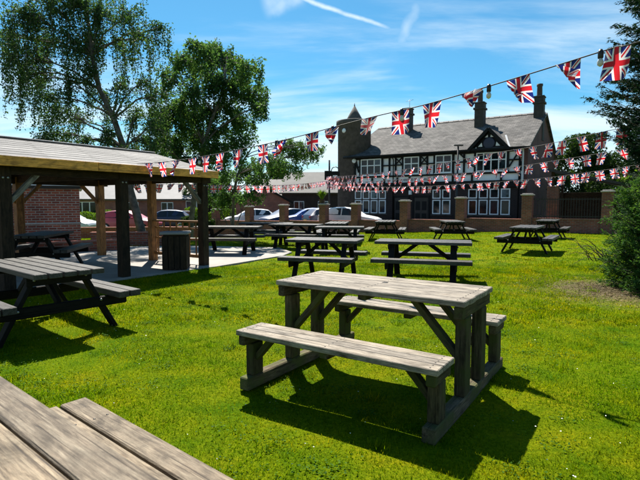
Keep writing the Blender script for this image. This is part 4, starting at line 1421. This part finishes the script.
weeping_tree('birch_tree', 'smaller bushy birch standing just right of the tallest birch', ground(190, 237),
    [ground(190, 237), at(192, 215, YC), at(197, 180, YC), at(205, 145, YC), at(216, 115, YC), at(226, 90, YC), at(230, 60, YC)], 0.16,
    [(205, 55, 16, 14), (190, 68, 18, 14), (225, 62, 22, 16), (248, 70, 18, 12), (240, 88, 18, 12), (258, 98, 14, 12), (262, 108, 8, 8), (215, 88, 18, 14), (188, 95, 16, 14), (175, 112, 14, 14), (205, 115, 16, 12),
     (228, 112, 16, 12), (245, 122, 12, 12), (222, 135, 18, 10), (195, 138, 18, 12), (172, 142, 14, 14), (240, 145, 12, 10), (180, 162, 16, 10), (206, 160, 14, 10), (228, 158, 12, 8), (168, 80, 10, 12), (160, 120, 12, 14), (158, 145, 14, 12), (190, 120, 14, 12), (215, 148, 16, 10)],
    YC, M['leaf_light'], 0.10, 2000, 0.8, dens=44, shrink=0.96)
YD = 26.0
weeping_tree('garden_tree', 'low leafy tree with hanging boughs over the parked cars', (at(232, 203, YD).x, YD, -0.4),
    [(at(232, 203, YD).x, YD, -0.4), at(234, 195, YD), at(238, 175, YD), at(246, 158, YD), at(255, 145, YD)], 0.13,
    [(222, 178, 18, 10), (245, 172, 20, 12), (268, 162, 18, 10), (290, 148, 18, 10), (305, 155, 14, 9), (316, 150, 9, 7), (285, 168, 12, 8), (260, 182, 14, 8), (228, 195, 14, 10), (212, 200, 12, 10), (298, 168, 6, 7), (250, 195, 14, 8), (210, 186, 10, 10)],
    YD, M['leaf_light'], 0.11, 1500, 0.4)

def broad_tree(name, label, x, y, h, r, z0, leafm, n=9000, leaf=0.22, tr=0.22, cat='tree', zlow=0.35, group=None):
    root = empty(name, (x, y, z0))
    tag(root, label, cat, group)
    paths = [(branch_path((0, 0, -0.2), (0, 0, h * 0.8), 0, 6, 0.05), [tr * (1 - 0.12 * i) for i in range(7)])]
    cents = []
    lobes = 26
    for i in range(lobes):
        th = random.uniform(0, 6.283)
        zz = random.uniform(zlow, 0.93)
        prof = math.sin(min(1, (zz - zlow + 0.12) / (1 - zlow + 0.05)) * math.pi) ** 0.6
        rr_ = r * prof * random.uniform(0.45, 0.85)
        c_ = Vector((rr_ * math.cos(th), rr_ * math.sin(th), h * zz))
        paths.append((branch_path((0, 0, h * max(0.15, zz - 0.25)), c_, 0.1, 4), [tr * .3, tr * .2, tr * .14, tr * .08, tr * .04]))
        s_ = r * random.uniform(0.22, 0.4)
        m_ = n // lobes
        q = unit(rng.normal(size=(m_, 3))) * (rng.uniform(0.25, 1, m_) ** 0.5)[:, None] * s_
        q[:, 2] *= 0.7
        cents.append(q + np.array(c_))
    tubes('trunk', paths, M['bark'], root, 6)
    polymesh('crown', leaf_quads(np.concatenate(cents), leaf, 0.65, 0.2), 4, leafm, root)
    return root
broad_tree('broadleaf_tree', 'dark round tree behind the shelter beside the pub gable', 24.5, 45, 8.3, 3.4, -0.3, M['leaf_tree'], 12000, 0.24)
broad_tree('broadleaf_tree', 'dark tree filling the gap between shelter and conifer', 29.0, 46, 7.6, 3.6, -0.3, M['leaf_tree'], 12000, 0.24, zlow=0.2)
broad_tree('broadleaf_tree', 'lighter green tree above the board fence', 22.8, 34, 4.4, 2.2, -0.1, M['leaf_bright'], 7000, 0.16, zlow=0.2)
broad_tree('broadleaf_tree', 'dark tree behind the bungalow seen under the pavilion roof', -22.0, 62, 8, 4.5, -0.6, M['leaf_tree'], 9000, 0.3, zlow=0.15)
broad_tree('broadleaf_tree', 'tree beside the bungalow left of the brick garage', -11.5, 52, 5.2, 3.2, -0.6, M['leaf_tree'], 9000, 0.24, zlow=0.12)
broad_tree('broadleaf_tree', 'distant tree between the birch and the grey roofs', -7.0, 75, 8.5, 4.0, -0.6, M['leaf_tree'], 6000, 0.35, zlow=0.15)

def hedge(name, label, p0, p1, wd, h, z0, leafm, n, leaf, cat='hedge'):
    p0, p1 = Vector(p0), Vector(p1)
    d = p1 - p0
    e = empty(name, (p0.x, p0.y, z0), math.atan2(d.y, d.x))
    tag(e, label, cat)
    ln = d.length
    st = []
    for i in range(int(ln / 0.5)):
        x = 0.25 + i * 0.5
        st.append((branch_path((x, 0, -0.05), (x + random.uniform(-.2, .2), random.uniform(-.1, .1), h * 0.8), 0, 3), [0.03, 0.022, 0.015, 0.006]))
    tubes('stems', st, M['bark'], e, 5)
    c_ = np.stack([rng.uniform(0, ln, n), rng.uniform(-1, 1, n), rng.uniform(0, 1, n)], 1)
    lump = 0.82 + 0.18 * np.sin(c_[:, 0] * 2.1 + 1) * np.sin(c_[:, 0] * 0.9)
    c_[:, 1] = np.sign(c_[:, 1]) * np.abs(c_[:, 1]) ** 0.5 * wd / 2 * lump
    c_[:, 2] = (c_[:, 2] ** 0.6) * h * lump
    polymesh('foliage', leaf_quads(c_, leaf, 0.65), 4, leafm, e)
    return e
hedge('hedge', 'bright clipped hedge in front of the bungalow windows', (-24.5, 44, 0), (-16.5, 44.5, 0), 1.2, 1.7, -0.85, M['leaf_bright'], 9000, 0.12)
hedge('hedge', 'dark green hedge behind the white hatchback', (-11.2, 40, 0), (-7.2, 41, 0), 1.4, 2.2, -0.85, M['leaf_bright'], 9000, 0.13)
hedge('hedge', 'tall dark hedge closing the view behind the shelter', (17.5, 37, 0), (34, 33, 0), 1.6, 4.3, -0.2, M['leaf_tree'], 16000, 0.2)
hedge('hedge', 'dense hedge right of the pavilion corner post', (-9.6, 33.5, 0), (-7.6, 34.5, 0), 1.1, 1.5, -0.8, M['leaf_tree'], 6000, 0.11)

# conifer and shrub on the right
def conifer(name, label, x, y, h, prof, leafm, nb_, seed, needle=0.085, per=70, up=0.25, cat='conifer'):
    random.seed(seed)
    root = empty(name, (x, y, 0))
    tag(root, label, cat)
    paths = [([(0, 0, -0.1), (0.02, 0, h * 0.5), (0, 0.02, h * 0.97)], [0.11, 0.07, 0.012])]
    cents, axes = [], []
    for i in range(nb_):
        zz = h * (0.02 + 0.97 * (random.random() ** 0.9))
        th = random.uniform(0, 6.283)
        rad = float(np.interp(zz, [p[0] for p in prof], [p[1] for p in prof])) * random.uniform(0.72, 1.18)
        d_ = Vector((math.cos(th), math.sin(th), 0))
        p0 = Vector((0, 0, max(0.05, zz - 0.25 * rad)))
        tip = d_ * rad + Vector((0, 0, zz + up * rad * random.uniform(0.3, 1.1) - 0.12 * rad))
        ctl = d_ * rad * 0.55 + Vector((0, 0, zz - 0.18 * rad))
        pts = []
        for k in range(7):
            t = k / 6
            pts.append(p0 * (1 - t) ** 2 + ctl * 2 * t * (1 - t) + tip * t * t)
        paths.append((pts, [0.016 * (1 - 0.85 * k / 6) + 0.002 for k in range(7)]))
        # flat feathery sprays along the outer part
        sd_ = Vector((-d_.y, d_.x, 0))
        nsp = 22
        for q in range(nsp):
            t = random.uniform(0.22, 1.0)
            b0 = p0 * (1 - t) ** 2 + ctl * 2 * t * (1 - t) + tip * t * t
            sgn = random.choice((-1, 1))
            ax = (d_ * random.uniform(0.35, 1.0) + sd_ * sgn * random.uniform(0.1, 0.9) + Vector((0, 0, random.uniform(-0.35, 0.35)))).normalized()
            ln = random.uniform(0.14, 0.34) * (1.25 - 0.6 * t) * (0.6 + 0.3 * rad)
            m_ = max(5, per // nsp)
            tt = rng.uniform(0.05, 1, m_)
            cc = np.array(b0) + np.array(ax) * (tt * ln)[:, None] + rng.normal(size=(m_, 3)) * 0.018
            cents.append(cc); axes.append(np.tile(np.array(ax), (m_, 1)))
    tubes('trunk', paths, M['bark'], root, 5)
    C_ = np.concatenate(cents); A_ = np.concatenate(axes)
    polymesh('crown', leaf_quads(C_, needle, 0.24, 0.0, A_), 4, leafm, root)
    return root
conifer('conifer_tree', 'tall dark feathery conifer at the right edge', 6.4, 8.3, 7.6, [(0, 0.8), (1.0, 0.85), (2.0, 0.9), (2.6, 1.1), (3.2, 1.45), (3.7, 1.15), (4.3, 1.12), (5.0, 1.1), (6.5, 0.7), (7.6, 0.05)], M['leaf_conifer'], 760, 21, 0.07, 400)
conifer('conifer_shrub', 'brighter green low conifer bush at the foot of the tall conifer', 5.55, 7.75, 2.0, [(0, 0.72), (0.5, 0.78), (1.0, 0.74), (1.5, 0.6), (2.0, 0.1)], M['leaf_shrub'], 300, 22, 0.055, 300, 0.35, 'shrub')

# dead twigs and litter by the shrub
tw_ = []
random.seed(5)
for i in range(16):
    b0 = Vector((5.15 + random.uniform(-0.2, 0.3), 8.5 + random.uniform(-0.4, 0.5), 0.35))
    e0 = b0 + Vector((-random.uniform(0.25, 0.6), random.uniform(-0.4, 0.4), random.uniform(-0.15, 0.45)))
    tw_.append((branch_path(b0, e0, 0.12, 5, 0.15), [0.008, 0.007, 0.005, 0.004, 0.003, 0.002]))
o = tubes('dead_branch', tw_, M['bark'], None, 5)
tag(o, 'bare dead twigs sticking out left of the conifer bush', 'branches')
n_ = 5000
ang = rng.uniform(0, 6.283, n_); rd = np.abs(rng.normal(size=n_)) * 0.75
lx, ly = 4.75 + rd * np.cos(ang) * 0.9, 7.75 + rd * np.sin(ang) * 1.1
lc = np.stack([lx, ly, zt(lx, ly) + 0.012], 1)
q = leaf_quads(lc, 0.05, 0.35)
q[:, :, 2] = lc[:, None, 2] + (q[:, :, 2] - lc[:, None, 2]) * 0.25
o = polymesh('leaf_litter', q, 4, M['leaf_dry'])
tag(o, 'dry brown needle litter on bare soil by the conifer', kind='stuff')

# potted spiky plant on a pier
pp = at(322, 204, 1.0)
k = (322 - 320) / F
wq = (PW[0] - PW[1] * k) / (math.cos(R(34)) + math.sin(R(34)) * k)
p = PW + DL * wq
pl = empty('planted_pot', (p[0], p[1], pw_[5][1] + 0.03))
tag(pl, 'bright green spiky plant in a pot on top of a wall pier', 'plant')
lathe('pot', [(0.14, 0), (0.2, 0.22), (0.22, 0.24), (0.18, 0.24)], M['terracotta'], pl, 14)
bl = []
for i in range(70):
    a = random.uniform(0, 6.283); r1 = random.uniform(0.15, 0.5); h1 = random.uniform(0.35, 0.75)
    p1 = np.array([0.05 * math.cos(a), 0.05 * math.sin(a), 0.22]); p2 = np.array([r1 * math.cos(a), r1 * math.sin(a), 0.22 + h1])
    s_ = np.array([-math.sin(a), math.cos(a), 0]) * 0.03
    m_ = (p1 + p2) / 2 + np.array([0, 0, 0.1])
    bl.append([p1, m_ + s_, p2, m_ - s_])
polymesh('leaves', np.array(bl), 4, M['leaf_bright'], pl)

# ------------------------------------------------------------------ houses beyond the car park
def house(label, x, y, rz, wd, dp, eave, ridge, z0, wallm, roofm, wins, gable_front=False, name='house'):
    e = empty(name, (x, y, z0), R(rz))
    tag(e, label, 'house')
    block('wall', (wd, dp, eave), (0, dp / 2, eave / 2), wallm, e, bev=0)
    if gable_front:
        prism('gable', [(-wd / 2, eave - 0.01), (wd / 2, eave - 0.01), (0, ridge - 0.1)], 0.0, dp, wallm, e)
        for s in (-1, 1):
            roof_slab('roof', (s * (wd / 2 + 0.35), -0.3, eave - 0.2), (s * (wd / 2 + 0.35), dp, eave - 0.2), (0, dp, ridge + 0.002 * s), (0, -0.3, ridge + 0.002 * s), 0.14, roofm, e)
            beam('barge_board', (s * (wd / 2 + 0.36), -0.33, eave - 0.28), (0, -0.33, ridge - 0.1), 0.04, 0.2, M['black_paint'], e)
    else:
        for s, ye in ((0, -0.4), (1, dp + 0.4)):
            roof_slab('roof', (-wd / 2 - 0.3, ye, eave - 0.1), (wd / 2 + 0.3, ye, eave - 0.1), (wd / 2 + 0.3, dp / 2, ridge - 0.003 * s), (-wd / 2 - 0.3, dp / 2, ridge - 0.003 * s), 0.15, roofm, e)
        for s in (-1, 1):
            g_ = prism('gable', [(0, eave - 0.01), (dp, eave - 0.01), (dp / 2, ridge - 0.15)], -0.12, 0.12, wallm, e)
            g_.rotation_euler = (0, 0, R(90)); g_.location = (s * (wd / 2 - 0.12), 0, 0)
        block('gutter', (wd + 0.5, 0.1, 0.1), (0, -0.45, eave - 0.12), M['black_paint'], e, bev=0)
    for (wx, wz, ww_, wh, cols) in wins:
        f_ = block('window', (ww_, 0.1, wh), (wx, -0.02, wz), M['white_paint'], e, bev=0.004)
        for c_ in range(cols):
            block('pane', (ww_ / cols - 0.1, 0.02, wh - 0.14), (-ww_ / 2 + ww_ * (c_ + 0.5) / cols, -0.05, 0), M['glass'], f_, bev=0)
    return e
house('pale-roofed brick bungalow with white windows seen through the pavilion', -18.5, 50, 6, 15, 8, 2.85, 5.2, -0.95, M['brick_house'], M['slate_house'],
      [(-5.5, 1.8, 2.2, 1.4, 3), (-1.2, 1.8, 1.8, 1.3, 3), (2.6, 1.9, 1.2, 1.1, 2), (5.6, 1.65, 2.2, 1.9, 4)])
house('red brick garage gable beyond the parked cars', -5.6, 47, 10, 5.2, 7, 2.65, 4.1, -0.95, M['brick_house'], M['slate_house_dark'], [], True)
house('dark brick house with pale grey roof left of the pub sign', -1.2, 62, -6, 7.5, 9, 3.75, 6.6, -0.95, M['brick_pub'], M['slate_house_mid'], [(-1.5, 2.0, 1.3, 1.2, 2), (1.6, 2.0, 1.3, 1.2, 2)])
house('low house with slate-grey roof farther left of the pub sign', -5.6, 66, -6, 6.0, 9, 3.35, 5.8, -0.95, M['brick_house'], M['slate_house_mid'], [(0, 1.9, 1.3, 1.2, 2)])

# ------------------------------------------------------------------ cars
CARS = []
def car(label, x, y, z0, rz, paint):
    e = empty('parked_car', (x, y, z0), R(rz))
    tag(e, label, 'car', 'cars parked beyond the garden wall')
    #      x      hw    belt   roofhw  top
    st = [(-2.05, 0.58, 0.60, 0.50, 0.62), (-1.98, 0.74, 0.70, 0.64, 0.73), (-1.75, 0.84, 0.78, 0.72, 0.83), (-1.35, 0.87, 0.85, 0.76, 0.91), (-0.95, 0.88, 0.92, 0.76, 0.98),
          (-0.55, 0.885, 0.94, 0.68, 1.24), (-0.15, 0.885, 0.95, 0.62, 1.43), (0.35, 0.885, 0.955, 0.61, 1.48), (0.95, 0.88, 0.97, 0.60, 1.46), (1.45, 0.87, 0.985, 0.59, 1.38),
          (1.75, 0.855, 0.985, 0.64, 1.16), (1.95, 0.82, 0.95, 0.72, 0.98), (2.05, 0.72, 0.66, 0.66, 0.70)]
    V, Fc = [], []
    for (sx, hw, bz, rw, tz) in st:
        ring = [(-hw * 0.90, 0.20), (-hw * 0.99, 0.36), (-hw, 0.60 if bz > 0.62 else bz * 0.92), (-hw * 0.97, bz), (-rw, tz - 0.03), (-rw * 0.8, tz), (0, tz + 0.02)]
        ring += [(-y_, z_) for y_, z_ in reversed(ring[:-1])]
        V += [(sx, y_, z_) for y_, z_ in ring]
    m_ = 13
    for i in range(len(st) - 1):
        for k in range(m_ - 1):
            a = i * m_ + k
            Fc.append((a, a + m_, a + m_ + 1, a + 1))
        Fc.append((i * m_ + m_ - 1, (i + 1) * m_ + m_ - 1, (i + 1) * m_, i * m_))
    Fc.append(tuple(range(m_))); Fc.append(tuple(range((len(st) - 1) * m_, len(st) * m_))[::-1])
    body = mesh('body', V, Fc, paint, e, True)
    CARS.append(body)
    bm = bmesh.new(); bm.from_mesh(body.data); bmesh.ops.recalc_face_normals(bm, faces=bm.faces); bm.to_mesh(body.data); bm.free()
    def glass(name, quads):
        vv, ff = [], []
        for q_ in quads:
            q_ = [Vector(p_) for p_ in q_]
            n_ = (q_[1] - q_[0]).cross(q_[2] - q_[0]).normalized()
            cen = sum(q_, Vector()) / 4
            if n_.dot(cen - Vector((0.2, 0, 0.8))) < 0: n_ = -n_
            b_ = len(vv)
            vv += [p_ + (cen - p_) * 0.10 + n_ * 0.012 for p_ in q_] + [p_ + (cen - p_) * 0.06 - n_ * 0.004 for p_ in q_]
            ff += [(b_, b_ + 1, b_ + 2, b_ + 3)] + [(b_ + i, b_ + 4 + i, b_ + 4 + (i + 1) % 4, b_ + (i + 1) % 4) for i in range(4)]
        mesh(name, vv, ff, M['car_glass'], e)
    def pt(i, k): return V[i * m_ + k]
    glass('windscreen', [[pt(4, 4), pt(4, 8), pt(6, 8), pt(6, 4)]])
    glass('rear_window', [[pt(9, 4), pt(9, 8), pt(11, 8), pt(11, 4)]])
    for a_, b_ in ((3, 4), (9, 8)):
        glass('side_window', [[pt(5, a_), pt(7, a_), pt(7, b_), pt(6, b_)]])
        glass('side_window', [[pt(7, a_), pt(10, a_), pt(9, b_), pt(7, b_)]])
    for sx in (-1.28, 1.28):
        for s in (-1, 1):
            wh = lathe('wheel', [(0.18, -0.10), (0.30, -0.11), (0.325, -0.07), (0.325, 0.07), (0.30, 0.11), (0.2, 0.105)], M['rubber'], e, 22, (sx, s * 0.80, 0.325), True, (R(90), 0, 0))
            lathe('rim', [(0.2, -0.112), (0.19, -0.12), (0.04, -0.105), (0.04, 0.105), (0.19, 0.12), (0.2, 0.112)], M['alloy'], wh, 18)
    for s in (-1, 1):
        block('headlight', (0.10, 0.30, 0.13), (-1.93, s * 0.56, 0.68), M['lamp_clear'], e, bev=0.03)
        block('tail_light', (0.10, 0.22, 0.2), (1.97, s * 0.62, 0.82), M['lamp_red'], e, bev=0.02)
        block('mirror', (0.1, 0.18, 0.12), (-0.62, s * 0.97, 1.0), paint, e, bev=0.03)
    block('number_plate', (0.02, 0.5, 0.11), (2.075, 0, 0.62), M['plate_yellow'], e, bev=0)
    block('bumper', (0.14, 1.3, 0.16), (-2.02, 0, 0.38), M['black_paint'], e, bev=0.04)
    return e
def sharpen():
    for b_ in CARS:
        b_.data.set_sharp_from_angle(angle=R(24))
white, blue, silver, red = carpaint('white_car_paint', (0.78, 0.79, 0.80)), carpaint('blue_car_paint', (0.015, 0.07, 0.30)), carpaint('silver_car_paint', (0.45, 0.50, 0.56)), carpaint('red_car_paint', (0.42, 0.03, 0.05))
navy = carpaint('navy_car_paint', (0.012, 0.025, 0.08))
def gp(px, y): return ((px - 320) / F * y, y)
def carp(label, px, y, rz, paint):
    x, y = gp(px, y)
    car(label, x, y, float(zt(x, y)) + 0.03, rz, paint)
carp('white hatchback parked behind the second pier from the pavilion', 250, 38.5, 12, white)
carp('dark blue car parked next to the white hatchback', 285, 37.5, 40, navy)
carp('mid blue car parked below the spiky plant', 308, 36.0, 10, blue)
carp('white car parked right beside the pub windows', 350, 31.8, 160, white)
carp('dark car just left of the large white car', 332, 34.0, 205, navy)
carp('silver car at the corner of the brick outbuilding', 66, 31.0, 170, silver)
carp('red car seen through the pavilion posts', 130, 33.0, 174, red)
carp('navy car seen above the pavilion balustrade', 164, 37.0, 10, navy)

sharpen()
# ------------------------------------------------------------------ grass
def blades(n, y0, y1, hgt, wdt, seed):
    r_ = np.random.default_rng(seed)
    yy = np.sqrt(r_.uniform(y0 ** 2, y1 ** 2, n * 2)) if y0 > 2 else r_.uniform(y0, y1, n * 2)
    half = 0.72 * yy + 1.8
    xx = r_.uniform(-1, 1, n * 2) * half
    nn = (xx - PW[0]) * DN[0] + (yy - PW[1]) * DN[1]
    bare = np.hypot((xx - 4.75) / 0.8, (yy - 7.8) / 1.0)
    ok = ~in_poly(xx, yy, PATIO) & (nn < -0.15) & ((bare > 1.0) | (r_.uniform(size=n * 2) < 0.25 * bare ** 2))
    # patchy growth
    pat_ = np.sin(xx * 2.3 + np.sin(yy * 1.7) * 2) * np.sin(yy * 2.9 + np.sin(xx * 1.1) * 2)
    ok &= r_.uniform(size=n * 2) < 0.80 + 0.2 * pat_
    xx, yy, pat_ = xx[ok][:n], yy[ok][:n], pat_[ok][:n]
    m_ = len(xx)
    zz = zt(xx, yy)
    h = hgt * r_.uniform(0.5, 1.35, m_) * (1 + 0.25 * pat_)
    an = r_.uniform(0, 6.283, m_); ln = r_.uniform(0.1, 1.35, m_)
    d = np.stack([np.cos(an) * np.sin(ln), np.sin(an) * np.sin(ln), np.cos(ln)], 1)
    a2 = r_.uniform(0, 6.283, m_)
    s = np.stack([np.cos(a2), np.sin(a2), np.zeros(m_)], 1) * (wdt * r_.uniform(0.6, 1.4, m_))[:, None]
    b = np.stack([xx, yy, zz - 0.003], 1)
    v = np.empty((m_, 3, 3))
    v[:, 0] = b - s; v[:, 1] = b + s; v[:, 2] = b + d * h[:, None]
    return v
gv = np.concatenate([blades(260000, 1.2, 5.5, 0.027, 0.0027, 1), blades(220000, 5.5, 11, 0.034, 0.0046, 2), blades(150000, 11, 27, 0.042, 0.009, 3)])
# taller tufts and low weeds break up the mown surface
r9 = np.random.default_rng(77)
tuf = []
for i in range(420):
    y_ = math.sqrt(r9.uniform(1.5 ** 2, 13 ** 2)); x_ = r9.uniform(-1, 1) * (0.72 * y_ + 1.5)
    if in_poly(np.array([x_]), np.array([y_]), PATIO)[0]: continue
    m_ = int(r9.uniform(18, 60)); sp_ = r9.uniform(0.02, 0.07)
    bx = x_ + r9.normal(size=m_) * sp_; by = y_ + r9.normal(size=m_) * sp_
    hh = r9.uniform(0.035, 0.075) * r9.uniform(0.6, 1.2, m_)
    an = r9.uniform(0, 6.283, m_); le = r9.uniform(0.2, 1.2, m_)
    b_ = np.stack([bx, by, zt(bx, by) - 0.003], 1)
    d_ = np.stack([np.cos(an) * np.sin(le), np.sin(an) * np.sin(le), np.cos(le)], 1) * hh[:, None]
    s_ = np.stack([-np.sin(an), np.cos(an), 0 * an], 1) * (0.0028 + 0.0003 * y_)
    v_ = np.empty((m_, 3, 3)); v_[:, 0] = b_ - s_; v_[:, 1] = b_ + s_; v_[:, 2] = b_ + d_
    tuf.append(v_)
gv = np.concatenate([gv] + tuf)
o = polymesh('grass', gv, 3, M['grass'])
cl = []
for i in range(900):
    y_ = math.sqrt(r9.uniform(1.5 ** 2, 12 ** 2)); x_ = r9.uniform(-1, 1) * (0.72 * y_ + 1.5)
    m_ = int(r9.uniform(25, 90)); sp_ = r9.uniform(0.03, 0.14)
    bx = x_ + r9.normal(size=m_) * sp_; by = y_ + r9.normal(size=m_) * sp_ * 0.8
    k_ = ~in_poly(bx, by, PATIO) & (np.hypot(bx - 4.75, by - 7.8) > 1.0)
    cl.append(np.stack([bx[k_], by[k_], zt(bx[k_], by[k_]) + r9.uniform(0.008, 0.028, k_.sum())], 1))
cl = np.concatenate(cl)
q = leaf_quads(cl, 0.017, 0.8)
q[:, :, 2] = cl[:, None, 2] + (q[:, :, 2] - cl[:, None, 2]) * 0.45
oc = polymesh('clover', q, 4, M['clover'])
tag(oc, 'low clover and weeds growing through the lawn', kind='stuff')
tag(o, 'short sunlit grass blades covering the lawn', kind='stuff')
n_ = 420
yy = rng.uniform(1.6, 9, n_); xx = rng.uniform(-1, 1, n_) * (0.7 * yy + 1)
ok = ~in_poly(xx, yy, PATIO)
cc = np.stack([xx[ok], yy[ok], zt(xx[ok], yy[ok]) + 0.028], 1)
q = leaf_quads(cc, 0.012, 0.9)
q[:, :, 2] = cc[:, None, 2] + (q[:, :, 2] - cc[:, None, 2]) * 0.4
o = polymesh('fallen_petals', q, 4, M['petal'])
tag(o, 'tiny white petals scattered in the grass', kind='stuff')
